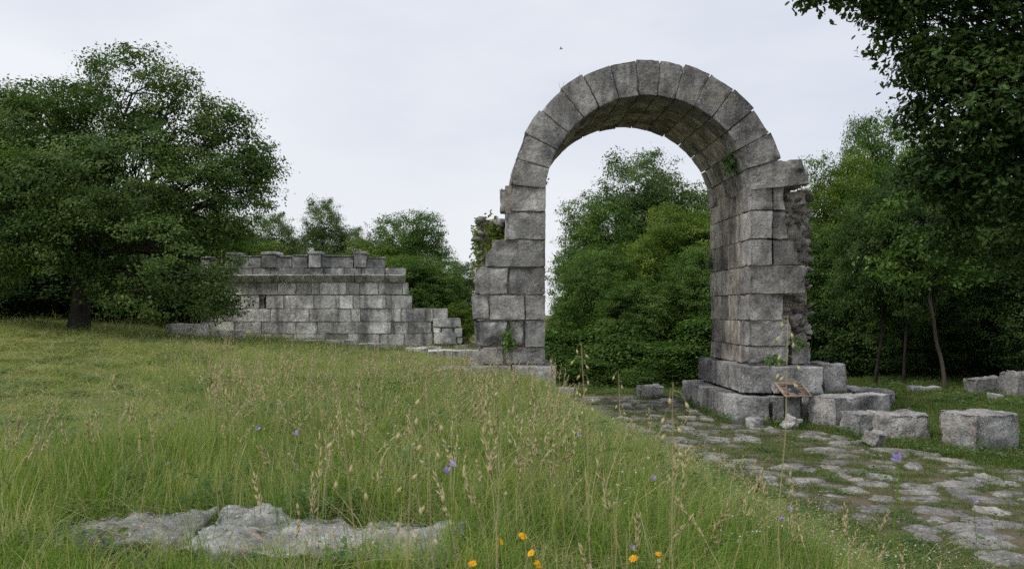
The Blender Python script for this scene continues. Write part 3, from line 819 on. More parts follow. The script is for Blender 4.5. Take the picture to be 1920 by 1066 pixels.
loose('stone_block', 'tall stacked grey block half cut by the right frame edge', 'stone block', (PX(1913, 20.0), 20.0), (0.8, 0.7, 0.78), R(10), 'arch', (0, R(6)), cell=.07, r=.06, amp=.06, ends=[(2, 1, .3, .2)], sink=.08)
loose('boulder', 'small orange lichened rock between the two blocks at the wood edge', 'rock', (PX(1872, 19.4), 19.5), (0.32, 0.3, 0.26), R(10), 'lichen', cell=.05, r=.1, amp=.08, ns=.2)
loose('boulder', 'pale flat stone sunk in grass beside the leaning young tree', 'rock', (PX(1740, 21.6), 21.8), (0.9, 0.4, 0.24), R(5), 'lichen_clean', cell=.08, r=.08, amp=.06)
# stones on the meadow before the tomb
for px_, Y_, sz, lb in ((600, 27.2, (2.4, .8, .26), 'long flat pale slab in the grass before the tomb'), (700, 27.0, (1.5, .7, .24), 'shorter pale slab in the grass before the tomb, nearer its middle'),
                        (850, 24.0, (1.6, 1.1, .36), 'broad pale broken slab in grass between tomb and arch'), (795, 26.6, (1.2, .8, .3), 'low grey slab below the stepped end of the tomb')):
    loose('stone_slab', lb, 'slab', (PX(px_, Y_), Y_), sz, R(random.uniform(-8, 8)), 'tomb', cell=.09, r=.06, amp=.09, ns=.3, sink=-.02)
loose('stone_block', 'weathered kerb block in tall grass under the left oak', 'stone block', (PX(352, 26.2), 26.2), (1.35, .5, .62), R(-4), 'tomb', cell=.08, r=.05, amp=.06, sink=.1)
loose('stone_block', 'second kerb block right of the first under the left oak', 'stone block', (PX(425, 26.6), 26.6), (1.15, .5, .5), R(-6), 'tomb', cell=.08, r=.05, amp=.06, sink=.1)
loose('stone_block', 'distant grey block at the far left edge of the meadow', 'stone block', (PX(8, 31), 31), (.9, .5, .5), R(4), 'tomb', cell=.1, r=.05, amp=.05, sink=.05)
# the two foreground rocks in the grass
loose('boulder', 'low foreground rock with orange lichen at the lower left corner', 'rock', (-1.98, 4.18), (1.04, .62, .46), R(5), 'lichen', (R(3), R(-2)), cell=.018, r=.10, amp=.07, ns=.26, ridge=.035, sink=.275, ends=[(0, -1, .6, .20)])
loose('boulder', 'long cracked foreground rock with grey and white lichen in the tall grass', 'rock', (-0.80, 4.02), (1.42, .74, .42), R(-4), 'lichen', (R(2), R(2)), cell=.018, r=.09, amp=.065, ns=.26, ridge=.035, sink=.285)

# ------------------------------------------------------------------ information sign
sgY = 16.02
sx, sz = PX(1497, sgY), PZ(742, sgY)
zg = float(terrain(sx, sgY))
sign = thing('information_sign', (sx, sgY, zg), 'tilted tan information panel on two dark posts before the right plinth', 'sign')
tl = R(38)                                       # tilt of the board from horizontal
wS, hS = 0.56, 0.40
def board(u0, u1, v0, v1, w0, w1):               # u across, v up the slope, w proud of the board; sheared a little in plan
    pts = []
    for w_ in (w0, w1):
        for u, v in ((u0, v0), (u1, v0), (u1, v1), (u0, v1)):
            pts.append((sx + u - 0.09*(v/hS) , sgY + v*math.cos(tl) - w_*math.sin(tl), sz + v*math.sin(tl) + w_*math.cos(tl)))
    return np.array(pts), np.array([[3,2,1,0],[4,5,6,7],[0,1,5,4],[1,2,6,5],[2,3,7,6],[3,0,4,7]])
hw = wS/2
pn = obj('panel', *board(-hw+.012, hw-.012, .012, hS-.012, -.02, .0), M['panel'], sign, smooth=False)
mb = MB()
for q in ((-hw, hw, 0, .014), (-hw, hw, hS-.014, hS), (-hw, -hw+.014, .0142, hS-.0142), (hw-.014, hw, .0142, hS-.0142)):
    V, Q = board(*q, -.024, .008); mb.add(V, Q)
obj('frame', mb.verts(), mb.faces(), M['frame'], sign, smooth=False)
def pr(u0, u1, v0, v1):
    V, Q = board(u0*wS - hw, u1*wS - hw, v0*hS, v1*hS, .0005, .002); o = obj('printed_picture', V, Q, M['print'], pn, smooth=False)
pr(.318, .702, .25, .85); pr(.10, .315, .66, .80); pr(.10, .315, .50, .58); pr(.10, .315, .40, .46); pr(.10, .315, .28, .36)
pr(.705, .93, .68, .76); pr(.705, .92, .52, .56); pr(.705, .92, .41, .45); pr(.705, .92, .30, .33)
pr(.08, .22, .06, .22); pr(.44, .58, .06, .24); pr(.80, .93, .06, .20); pr(.10, .40, .86, .90); pr(.66, .92, .87, .90)
for px_ in (1472, 1503):
    xx = PX(px_, sgY + .06)
    V, Q = tube([(xx, sgY + .09, zg - .1), (xx, sgY + .09, sz + .05)], [.016, .016], 8)
    obj('post', V, Q, M['metal'], sign)
V, Q = tube([(PX(1466, sgY), sgY + .12, sz + .066), (PX(1510, sgY), sgY + .12, sz + .066)], [.012, .012], 6)
obj('bracket', V, Q, M['metal'], sign)

# ------------------------------------------------------------------ trees
def unit(n, g):
    v = g.normal(size=(n, 3)); return v / np.linalg.norm(v, axis=1, keepdims=True)
LOBE_LEAF = np.array([(0, 0), (.20, .16), (.30, .38), (.38, .20), (.62, .44), (.68, .22), (.86, .28), (1, 0)])
def leaves(C, Nrm, g, size, shape='kite', tint=None, droop=0.25):
    """C: leaf bases, Nrm: preferred normals -> verts, faces, tint"""
    n = len(C)
    Nn = Nrm + g.normal(0, 0.34, (n, 3)); Nn /= np.linalg.norm(Nn, axis=1, keepdims=True)
    d = g.normal(size=(n, 3)); d -= (d*Nn).sum(1, keepdims=True)*Nn; d[:, 2] -= droop
    d /= np.linalg.norm(d, axis=1, keepdims=True)
    s = np.cross(d, Nn); s /= np.linalg.norm(s, axis=1, keepdims=True) + 1e-9
    Nn = np.cross(s, d)
    L = size * g.uniform(0.55, 1.35, n)[:, None]
    W = L * g.uniform(0.5, 0.68, n)[:, None]
    if shape == 'kite':
        V = np.stack([C, C + d*L*.5 + s*W*.5 + Nn*L*.10, C + d*L, C + d*L*.5 - s*W*.5 + Nn*L*.10], 1).reshape(-1, 3)
        b = np.arange(n)[:, None]*4
        Fq = np.concatenate([b + np.array([[0, 1, 2]]), b + np.array([[0, 2, 3]])])
        k = 4
    else:                                            # lobed leaf, folded on its midrib
        o = LOBE_LEAF
        m = len(o)
        P = []
        for u, v in o: P.append(C + d*L*u + s*W*v*1.15 + Nn*L*(.16*v))
        for u, v in o[1:-1]: P.append(C + d*L*u - s*W*v*1.15 + Nn*L*(.16*v))
        V = np.stack(P, 1).reshape(-1, 3); k = len(P)
        b = np.arange(n)[:, None]*k
        up = list(range(m)); dn = [0] + list(range(m, k)) + [m-1]
        Fq = []
        for st in (up, dn[::-1]):
            for i in range(1, len(st)-1): Fq.append(b + np.array([[st[0], st[i], st[i+1]]]) if st is up else b + np.array([[st[0], st[i], st[i+1]]]))
        Fq = np.concatenate(Fq)
    return V, Fq, np.repeat(tint, k)

def crown_points(lobes, dens, g, gap=0.0, nscale=0.75, shell=0.45, seed=1):
    """cluster centres spread through the outer part of the lobes, with gaps"""
    C, N_ = [], []
    L = np.asarray(lobes, float)
    for i, l in enumerate(L):
        c, rr = l[:3], l[3:6]
        area = 4*np.pi*((rr[0]*rr[1])**1.6/3 + (rr[0]*rr[2])**1.6/3 + (rr[1]*rr[2])**1.6/3)**(1/1.6)
        n = int(area*dens)
        u = unit(n, g)
        f = 1.0 - shell*g.random(n)**1.3
        bump_ = 1 + 0.34*fbm(u*2.6 + i*9.1, 3, seed + i)
        sprig = g.random(n) < 0.10
        f = np.where(sprig, g.uniform(1.0, 1.12, n), f)
        p = c + u*rr*(f*bump_)[:, None]
        keep = fbm(p*nscale, 3, seed + 50) > gap - 0.35*(f - .5)
        for j, m in enumerate(L):
            if j != i:
                q = np.linalg.norm((p - m[:3])/m[3:6], axis=1)
                keep &= q > 0.62
        C.append(p[keep]); N_.append(u[keep])
    return np.concatenate(C), np.concatenate(N_)

def crown(lobes, g, dens=9.0, per=9, size=0.14, spread=0.17, shape='kite', gap=-0.1, seed=1, shell=.45, nscale=.75):
    C, N_ = crown_points(lobes, dens, g, gap, nscale, shell, seed)
    n = len(C)
    k = per
    ctint = np.clip(0.42 + 0.45*fbm(C*0.8, 2, seed + 7) + g.normal(0, .17, n), 0, 1)
    cs_ = np.repeat(g.uniform(.6, 1.4, n), k)[:, None]
    base = np.repeat(C, k, 0) + g.normal(0, spread, (n*k, 3))*cs_*np.array([1, 1, .42])
    nr = np.repeat(N_*0.6 + np.array([0, 0, .65]) + g.normal(0, .32, (n, 3)), k, 0)
    tint = np.clip(np.repeat(ctint, k) + g.normal(0, .13, n*k), 0, 1)
    V, Fc, a = leaves(base, nr, g, size, shape, tint)
    return V, Fc, a, C

def wiggle(p0, p1, g, n=6, amt=.08, sag=0.0):
    p0, p1 = np.asarray(p0, float), np.asarray(p1, float)
    t = np.linspace(0, 1, n)[:, None]
    L = np.linalg.norm(p1 - p0)
    P = p0 + (p1 - p0)*t
    o = np.cumsum(g.normal(0, amt*L/n, (n, 3)), 0)*np.sin(np.pi*t)
    P = P + o; P[:, 2] += sag*L*np.sin(np.pi*t[:, 0]); return P

def skeleton(base, fork, lobes, C, g, r0, twigs=7, sides=8):
    tr, brn = MB(), MB()
    P = wiggle(base, fork, g, 9, .10)
    rr = r0*np.linspace(1.0, .62, 9); rr[0] *= 1.35; rr[1] *= 1.1
    V, Q = tube(P, rr, 12); tr.add(V, Q)
    for l in lobes:
        c = np.asarray(l[:3], float)
        st = P[int(g.integers(6, 9))]
        rl = r0*(.30 + .12*g.random())*min(1.2, (l[3]/2.2))
        B = wiggle(st, c, g, 8, .16, .06)
        V, Q = tube(B, np.linspace(rl, rl*.35, 8), sides); brn.add(V, Q)
        d = np.linalg.norm((C - c)/np.asarray(l[3:6]), axis=1)
        near = np.where(d < 1.05)[0]
        if len(near):
            for q in g.choice(near, min(twigs, len(near)), replace=False):
                s0 = B[int(g.integers(3, 8))]
                V, Q = tube(wiggle(s0, C[q], g, 5, .18, .05), np.linspace(rl*.36, rl*.08, 5), 5); brn.add(V, Q)
    return tr, brn

def build_tree(name, label, base, fork, lobes, leafm, r0, seed, group=None, barkm='bark', twigs=7, **k):
    g = np.random.default_rng(seed)
    base = np.asarray(base, float)
    t = thing(name, tuple(base), label, 'tree', group)
    V, Fc, a, C = crown(lobes, g, seed=seed, **k)
    tr, brn = skeleton(base - np.array([0, 0, .15]), fork, lobes, C, g, r0, twigs)
    link('trunk', mesh_np('trunk', tr.verts() - base, tr.faces(), M[barkm], True), t, tuple(base))
    link('branches', mesh_np('branches', brn.verts() - base, brn.faces(), M[barkm], True), t, tuple(base))
    link('crown', mesh_np('crown', V - base, Fc, M[leafm], False, {'tint': a}), t, tuple(base))
    return t

def plobe(px, py, Y, rpx, ry=None, dy=0.0, fz=0.85):
    s = rpx/F*Y
    return (PX(px, Y), Y + dy, PZ(py, Y), s, ry or s*0.95, s*fz)

# the large oak on the left
oy = 25.0
ob = (PX(147, oy), oy, float(terrain(PX(147, oy), oy)))
oak_lobes = [plobe(248, 176, oy, 76), plobe(190, 250, oy, 100, dy=-.5), plobe(330, 240, oy, 96), plobe(100, 235, oy, 85, dy=.6), plobe(28, 270, oy, 85),
             plobe(425, 300, oy, 82, dy=.4), plobe(465, 318, oy, 50), plobe(395, 385, oy, 95, dy=-.6), plobe(280, 360, oy, 120, dy=-1.4), plobe(140, 370, oy, 120, dy=-1.2),
             plobe(30, 400, oy, 110, dy=-.4), plobe(-70, 330, oy, 120), plobe(-60, 470, oy, 120), plobe(66, 462, oy, 84, dy=-1.4, fz=.75), plobe(232, 462, oy, 100, dy=-2.0, fz=.65),
             plobe(345, 480, oy, 95, dy=-2.0, fz=.7), plobe(322, 548, oy, 66, dy=-2.0, fz=.6), plobe(415, 555, oy, 58, dy=-1.2, fz=.75), plobe(268, 540, oy, 72, dy=-1.0, fz=.5), plobe(395, 210, oy, 40, dy=.3), plobe(405, 492, oy, 62, dy=-1.4, fz=.7),
             plobe(178, 118, oy, 27), plobe(292, 112, oy, 26), plobe(350, 150, oy, 30), plobe(446, 232, oy, 30), plobe(505, 296, oy, 25), plobe(128, 165, oy, 30), plobe(488, 372, oy, 30), plobe(20, 185, oy, 34), plobe(240, 98, oy, 22), plobe(462, 440, oy, 28, dy=-.6), plobe(60, 185, oy, 42)]
oak = build_tree('oak_tree', 'big dark green oak with a thick leaning trunk left of the tomb', ob, (PX(160, oy), oy, PZ(480, oy)), oak_lobes, 'oak', .34, 21, dens=7.5, per=52, size=.105, spread=.21, gap=-.02, twigs=16, shell=.5)

# overhanging oak at the right, close
hy = 13.0
hb = (11.6, 13.6, float(terrain(11.6, 13.6)))
hl = [plobe(1790, 60, hy, 120, dy=.3), plobe(1900, 40, hy, 140), plobe(1700, 15, hy, 62), plobe(1600, -22, hy, 52), plobe(1530, -16, hy, 40), plobe(1748, 118, hy, 52, dy=-.2), plobe(1648, -4, hy, 44), plobe(1565, -14, hy, 36),
      plobe(1860, 190, hy, 125, dy=-.3), plobe(1780, 200, hy, 75, dy=.2), plobe(1990, 180, hy, 150), plobe(1930, 320, hy, 120, dy=.4), plobe(1820, 310, hy, 80, dy=.8),
      plobe(1905, 430, hy, 85, dy=1.2), plobe(2030, 380, hy, 140), plobe(1720, -80, hy, 130), plobe(1880, -120, hy, 160)]
build_tree('oak_tree', 'very dark oak overhanging the top right corner', hb, (10.9, 13.3, 5.2), hl, 'oakdark', .30, 33, dens=18, per=18, size=.115, spread=.15, shape='lobed', gap=-.28, twigs=8, shell=.6)

# woodland prototypes: 10 m tall, about 8 m wide, copied with their parts
def proto(seed, leafm, low=1.2, wide=1.0, n=11, trunk=.18, barkm='bark', **k):
    g = np.random.default_rng(seed)
    lobes = []
    for i in range(n):
        z = low + 1.2 + (8.6 - low - 1.2)*(i + .5)/n
        prof_ = math.sin(math.pi*min(1, max(.12, (z - low + .6)/(10.6 - low))))**.6
        a = i*2.4 + g.uniform(-.5, .5)
        d = 2.1*prof_*wide*g.uniform(.6, 1.1)
        r_ = (1.1 + 1.1*prof_)*g.uniform(.8, 1.15)
        lobes.append((d*math.cos(a), d*math.sin(a), z, r_*wide, r_*wide, r_*.8))
    lobes.append((0, 0, 8.5, 1.2, 1.2, 1.1))
    for i in range(7):                                # small boughs that break the outline
        a = i*2.4 + g.uniform(-.6, .6); z = g.uniform(low + 3.2, 9.4); q = (2.9 if z < 7 else 1.5)*wide*g.uniform(.8, 1.2)
        lobes.append((q*math.cos(a), q*math.sin(a), z, .62*wide, .62*wide, .72))
    V, Fc, a, C = crown(lobes, g, seed=seed, **k)
    V[:, 2] = np.where(V[:, 2] < .1, .1 + np.abs(V[:, 2])*.2, V[:, 2])
    tr, brn = skeleton(np.array([0, 0, -.3]), (g.normal(0, .3), g.normal(0, .3), low + 3.5), lobes, C, g, trunk, 6)
    return (mesh_np('trunk', tr.verts(), tr.faces(), M[barkm], True), mesh_np('branches', brn.verts(), brn.faces(), M[barkm], True),
            mesh_np('crown', V, Fc, M[leafm], False, {'tint': a}))
PK = dict(dens=5.8, per=38, size=.13, spread=.23, gap=-.05)
protos = {'a': proto(51, 'wood', 1.0, 1.0, 12, **PK), 'b': proto(52, 'wood', .6, 1.1, 13, **PK), 'c': proto(53, 'olive', 1.0, .95, 12, **PK),
          'g': proto(54, 'greytree', 1.2, .85, 11, dens=6, per=32, size=.125, spread=.23, gap=-.08),
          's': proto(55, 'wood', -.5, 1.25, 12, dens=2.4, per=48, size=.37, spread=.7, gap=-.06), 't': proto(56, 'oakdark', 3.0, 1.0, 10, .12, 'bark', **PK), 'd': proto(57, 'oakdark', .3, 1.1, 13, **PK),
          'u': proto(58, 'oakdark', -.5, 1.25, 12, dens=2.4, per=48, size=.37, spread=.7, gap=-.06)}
def put_tree(kind, px, top, Y, wpx, label, group, name='tree', lean=(0, 0)):
    x = PX(px, Y); z = float(terrain(x, Y)) - .05
    hgt = PZ(top, Y) - z
    t = thing(name, (x, Y, z), label, 'shrub' if name == 'shrub' else 'tree', group)
    s = wpx/F*Y/7.6
    rz_ = random.uniform(0, 6.28)
    for nm, me in zip(('trunk', 'branches', 'crown'), protos[kind]):
        o = bpy.data.objects.new(nm, me); COL.objects.link(o); o.parent = t
    t.rotation_euler = (lean[0], lean[1], rz_)
    t.scale = (s, s, hgt/10.0)
    return t
GW = 'trees behind the tomb'; GA = 'trees seen through the arch'; GR = 'trees of the wood on the right'; GL = 'trees behind the left oak'
for a in [('g', 508, 393, 45, 150, 'grey green tree left of the tall twin crowned tree behind the tomb', GW), ('g', 557, 440, 46, 130, 'low grey green tree between two taller ones behind the tomb', GW),
          ('g', 603, 366, 43, 125, 'tall slim tree with two peaks rising behind the tomb parapet', GW), ('g', 655, 420, 43, 130, 'thin loose tree right of the slim two peaked tree', GW),
          ('c', 705, 436, 40, 150, 'light green rounded tree over the right half of the parapet', GW), ('a', 765, 386, 41, 180, 'round topped tree right of the tomb, tallest there', GW),
          ('c', 748, 468, 36, 150, 'broad light green tree just right of the parapet end', GW), ('a', 805, 470, 35, 165, 'dense green tree over the stepped end of the tomb', GW),
          ('g', 868, 486, 41, 115, 'loose pale tree in the gap between tomb and arch', GW), ('c', 862, 560, 34, 80, 'small bright green tree beside the left pier foot', GW),
          ('a', 640, 470, 38, 160, 'dark low tree right behind the middle of the tomb parapet', GW), ('c', 480, 440, 37, 160, 'bright green tree at the left end of the parapet', GW),
          ('c', 560, 472, 36, 140, 'low bright tree right behind the left parapet panels', GW),
          ('b', 40, 165, 33, 330, 'second large tree behind the oak at the left frame edge', GL), ('a', 320, 330, 36, 280, 'dark tree behind the right side of the oak', GL),
          ('b', 160, 330, 38, 340, 'dark tree hidden deep behind the middle of the oak', GL), ('a', 420, 410, 39, 180, 'tree filling the gap between oak and tomb', GL),
          ('b', -120, 200, 31, 400, 'tree beyond the left frame edge behind the oak', GL)]:
    put_tree(*a)
for i, a in enumerate([(30, 470, 31, 190), (120, 480, 33, 200), (215, 470, 32, 200), (300, 480, 32, 180), (375, 490, 31.5, 150), (-60, 440, 30, 220), (440, 500, 33, 130)]):
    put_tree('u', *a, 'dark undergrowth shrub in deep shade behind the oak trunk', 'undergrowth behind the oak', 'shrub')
for a in [('g', 1192, 276, 37, 255, 'tall pale green tree framed in the top of the arch opening', GA), ('b', 1128, 348, 36, 192, 'tree left of the tallest one inside the arch opening', GA),
          ('c', 1280, 368, 29, 215, 'bright green tree against the right pier inside the arch', GA), ('a', 1262, 318, 37, 190, 'dark tree behind the bright one right inside the arch', GA),
          ('b', 1120, 448, 29, 158, 'dense dark tree on the left inside the arch opening', GA), ('a', 1200, 515, 27, 170, 'dense tree in the centre low inside the arch opening', GA),
          ('b', 1318, 440, 27, 170, 'dark tree low behind the right pier', GA), ('a', 1068, 560, 31, 110, 'low tree next to the left pier inside the arch', GA)]:
    put_tree(*a)
for i, a in enumerate([(1055, 610, 28.0, 100), (1105, 668, 25.6, 95), (1165, 600, 26.8, 125), (1240, 640, 25.4, 110), (1322, 585, 25.8, 125), (1205, 690, 24.8, 80), (1000, 640, 27, 110)]):
    put_tree('s', *a, 'dense low shrub at the wood edge beyond the arch', 'shrubs beyond the arch', 'shrub')
for a in [('c', 1572, 262, 31, 190, 'yellowish green tree right of the arch with blossom tint', GR), ('a', 1655, 190, 33, 180, 'tall tree with its top against the sky right of the arch', GR),
          ('b', 1740, 240, 30, 220, 'dark tall tree right of the sky gap', GR), ('d', 1850, 190, 27, 260, 'dark tree below the overhanging oak', GR), ('b', 1540, 400, 30, 150, 'tree touching the broken right pier', GR),
          ('a', 1625, 400, 28, 200, 'mid green tree in the wood right of the pier', GR), ('d', 1720, 430, 27, 200, 'dark tree in the wood left of the leaning trunk', GR), ('a', 1810, 460, 25.5, 200, 'tree with low leafy boughs right of the leaning trunk', GR),
          ('d', 1905, 420, 24.5, 240, 'dark tree at the right frame edge behind the blocks', GR), ('d', 2010, 300, 23, 300, 'dark tree just beyond the right frame edge', GR),
          ('t', 1640, 330, 24.5, 190, 'tree with a thin bare trunk behind the flat slab', GR, 'tree', (0, R(-4))), ('t', 1695, 360, 24.0, 170, 'tree with a bare forked looking trunk left of the leaning one', GR, 'tree', (0, R(-3)))]:
    put_tree(*a)
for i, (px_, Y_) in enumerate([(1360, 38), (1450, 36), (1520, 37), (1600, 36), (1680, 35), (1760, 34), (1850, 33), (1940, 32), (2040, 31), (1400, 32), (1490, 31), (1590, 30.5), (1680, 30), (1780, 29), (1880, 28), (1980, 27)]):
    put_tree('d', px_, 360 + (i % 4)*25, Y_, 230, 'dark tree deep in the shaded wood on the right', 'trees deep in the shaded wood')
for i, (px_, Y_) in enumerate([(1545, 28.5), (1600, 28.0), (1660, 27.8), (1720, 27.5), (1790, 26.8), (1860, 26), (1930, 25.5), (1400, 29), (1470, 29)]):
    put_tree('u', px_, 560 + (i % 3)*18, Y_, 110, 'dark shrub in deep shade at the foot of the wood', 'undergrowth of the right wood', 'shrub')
# young tree with the leaning pale trunk
yb = (PX(1772, 22.3), 22.3, float(terrain(PX(1772, 22.3), 22.3)))
build_tree('young_tree', 'young tree with a leaning bare pale trunk at the wood edge', yb, (PX(1742, 22.4), 22.4, PZ(560, 22.4)),
           [plobe(1735, 480, 22.5, 62), plobe(1770, 430, 22.5, 60, dy=.4), plobe(1710, 400, 22.6, 65), plobe(1680, 500, 22.4, 50, dy=-.3), plobe(1790, 520, 22.2, 40, dy=-.3), plobe(1745, 350, 22.6, 60)],
           'wood', .058, 61, GR, 'barkmid', dens=7, per=18, size=.12, spread=.18, gap=-.1)

# ------------------------------------------------------------------ plants growing on the masonry
def leafy(name, label, cat, pts, size, leafm, seed, per=8, spread=.06, group=None):
    g = np.random.default_rng(seed)
    pts = np.asarray(pts, float); n = len(pts)
    base = np.repeat(pts, per, 0) + g.normal(0, spread, (n*per, 3))
    V, Fc, a = leaves(base, np.tile([[-.1, -.8, .5]], (n*per, 1)), g, size, 'kite', np.clip(g.normal(.5, .22, n*per), 0, 1), .4)
    return tag(obj(name, V, Fc, M[leafm], None, False, {'tint': a}), label, cat, group)
g = np.random.default_rng(5)
iv = []
for _ in range(230):
    t_ = g.random()
    iv.append((PX(g.normal(917 + 14*t_, 9), D + .8), D + .72 + g.uniform(-.08, .5), PZ(425 + 60*(1-t_)**1.2 + g.normal(0, 8), D + .8)))
for _ in range(60): iv.append((-0.17 + g.normal(0, .04), D + g.uniform(.75, 1.8), g.uniform(2.1, 3.2)))
leafy('ivy', 'yellow green ivy climbing the broken left shoulder of the arch', 'ivy', iv, .085, 'ivy', 71)
leafy('wall_plant', 'green fern like tuft hanging under the right side of the vault', 'plant', [(acx + (RI-.05)*math.cos(R(24)) + g.normal(0, .06), D + .55 + g.normal(0, .08), acz + (RI-.05)*math.sin(R(24)) + g.normal(0, .08)) for _ in range(26)], .10, 'weed', 72)
leafy('wall_plant', 'small plant sprouting in the hole low on the left pier', 'plant', [(PX(953 + g.normal(0, 4), D), D + g.uniform(-.05, .05), PZ(636 + g.normal(0, 9), D)) for _ in range(22)], .08, 'wood', 73)
leafy('wall_plant', 'tiny dark tuft on the inner edge of the left vault', 'plant', [(acx - RI + .08 + g.normal(0, .03), D + 2.2 + g.normal(0, .05), acz + .75 + g.normal(0, .05)) for _ in range(10)], .08, 'wood', 74)
leafy('wall_plant', 'low green tuft between pier foot and upper plinth', 'plant', [(PX(1455 + g.normal(0, 7), 16.8), 16.85 + g.uniform(-.08, .08), zp1 + .04 + abs(g.normal(0, .04))) for _ in range(20)], .09, 'weed', 75)
leafy('wall_plant', 'small plant on the broken core above the right plinth', 'plant', [(PX(1497 + g.normal(0, 4), 17), 16.98 + g.uniform(-.05, .1), PZ(640 + g.normal(0, 7), 17)) for _ in range(14)], .07, 'weed', 76)
leafy('wall_plant', 'tiny plant on the far inner edge of the right pier', 'plant', [(ax1 - .03 + g.normal(0, .03), D + 2.9 + g.normal(0, .05), PZ(498 + g.normal(0, 5), 19.9)) for _ in range(10)], .09, 'weed', 77)
# dry stems on the crown of the arch
for px_, py_, lb in ((1083, 143, 'thin dry stem on the left haunch of the arch top'), (1052, 160, 'tiny dry stem lower on the left haunch of the arch')):
    mb = MB()
    b0 = np.array([PX(px_, D), D + .1, PZ(py_ + 12, D)])
    for _ in range(4):
        e = b0 + np.array([g.normal(.05, .06), 0, g.uniform(.12, .26)])
        V, Q = tube(wiggle(b0, e, g, 4, .1), [.004, .003, .003, .002], 4); mb.add(V, Q)
    tag(obj('dry_stem', mb.verts(), mb.faces(), M['bark'], None), lb, 'plant')

# ------------------------------------------------------------------ grass
def blades(n, rad, hmin, hmax, wid, lean, g, seg=4, straw=.15, clump=.5, tbase=.3):
    """n curved tapering blades rooted in a disc -> V, faces, tint"""
    r_ = rad*np.sqrt(g.random(n)); a = g.uniform(0, 2*np.pi, n)
    b = np.stack([r_*np.cos(a), r_*np.sin(a), np.full(n, -.02)], 1)
    h = g.uniform(hmin, hmax, n)
    az = g.uniform(0, 2*np.pi, n); ln = np.abs(g.normal(lean, lean*.6, n))
    dirv = np.stack([np.cos(az), np.sin(az), np.zeros(n)], 1)
    fa = az + np.pi/2 + g.normal(0, .5, n)
    side = np.stack([np.cos(fa), np.sin(fa), np.zeros(n)], 1)
    ts = np.linspace(0, 1, seg + 1)
    Vs = []
    for i, t_ in enumerate(ts):
        c = b + dirv*(h*ln*(t_**1.9))[:, None]
        c[:, 2] += h*t_*(1 - .28*ln*t_)
        wv = wid*(1 - t_**1.6)*(.75 + .25*min(1, t_*4))
        if i == seg: Vs.append(c[:, None])
        else: Vs.append(np.stack([c - side*wv/2, c + side*wv/2], 1))
    V = np.concatenate(Vs, 1); k = V.shape[1]
    o = np.arange(n)[:, None]*k
    Fq = [o + np.array([[2*i, 2*i+1, 2*i+3, 2*i+2]]) for i in range(seg-1)]
    Ft = o + np.array([[2*seg-2, 2*seg-1, 2*seg]])
    tint = np.clip(g.normal(tbase, .13, n), 0, .8); dry = g.random(n) < straw
    tint = np.where(dry, g.uniform(.75, 1, n), tint)
    return V.reshape(-1, 3), np.concatenate(Fq), Ft, np.repeat(tint, k)

def husks(C, Dv, L, W, g):
    """pointed husks (two crossed kites) at C along Dv"""
    n = len(C); Dv = Dv/np.linalg.norm(Dv, axis=1, keepdims=True)
    s = np.cross(Dv, g.normal(size=(n, 3))); s /= np.linalg.norm(s, axis=1, keepdims=True); q = np.cross(Dv, s)
    V = np.stack([C, C + Dv*L*.4 + s*W/2, C + Dv*L, C + Dv*L*.4 - s*W/2, C + Dv*L*.4 + q*W/2, C + Dv*L*.4 - q*W/2], 1).reshape(-1, 3)
    o = np.arange(n)[:, None]*6
    Fq = np.concatenate([o + np.array([[0, a_, 2]]) for a_ in ()] + [o + np.array([[0, 1, 4]]), o + np.array([[1, 2, 4]]), o + np.array([[0, 4, 3]]), o + np.array([[4, 2, 3]]), o + np.array([[0, 3, 5]]), o + np.array([[3, 2, 5]]), o + np.array([[0, 5, 1]]), o + np.array([[5, 2, 1]])])
    return V, Fq

def stalk(mb, b, h, lean, az, g, head='spike', w=.0022, hl=.22):
    d = np.array([math.cos(az), math.sin(az), 0])
    ts = np.linspace(0, 1, 6)
    P = np.array([b + d*h*lean*t_**2.2 + np.array([0, 0, h*t_*(1 - .25*lean*t_)]) for t_ in ts])
    V, Q = tube(P, np.linspace(w, w*.5, 6), 3); tn = g.uniform(.25, .75); mb.add(V, Q, tn)
    m = int(g.integers(12, 19)) if head == 'spike' else int(g.integers(7, 12))
    tt = g.uniform(1 - hl, 1.0, m)
    C = np.stack([np.interp(tt, ts, P[:, k]) for k in range(3)], 1)
    if head == 'spike':
        Dv = np.tile((P[-1] - P[-2])[None], (m, 1))/np.linalg.norm(P[-1] - P[-2]) + g.normal(0, .22, (m, 3))
        V, Fq = husks(C, Dv, np.full((m, 1), h*.05 + .014), np.full((m, 1), .0068), g)
    else:
        off = g.normal(0, .035, (m, 3)); off[:, 2] = -np.abs(off[:, 2])*.6
        for c_, o_ in zip(C, off):
            V, Q = tube([c_, c_ + o_*.6 + [0, 0, .01], c_ + o_], [.0008, .0006, .0005], 3); mb.add(V, Q, .5)
        C = C + off
        Dv = np.tile([[0, 0, -1.0]], (m, 1)) + g.normal(0, .35, (m, 3))
        V, Fq = husks(C, Dv, np.full((m, 1), .030), np.full((m, 1), .0085), g)
    mb.add(V, Fq, float(np.clip(g.normal(.65, .2), 0, 1)))

def coll(name): return bpy.data.collections.new(name)
def add_src(c, name, me): o = bpy.data.objects.new(name, me); c.objects.link(o)

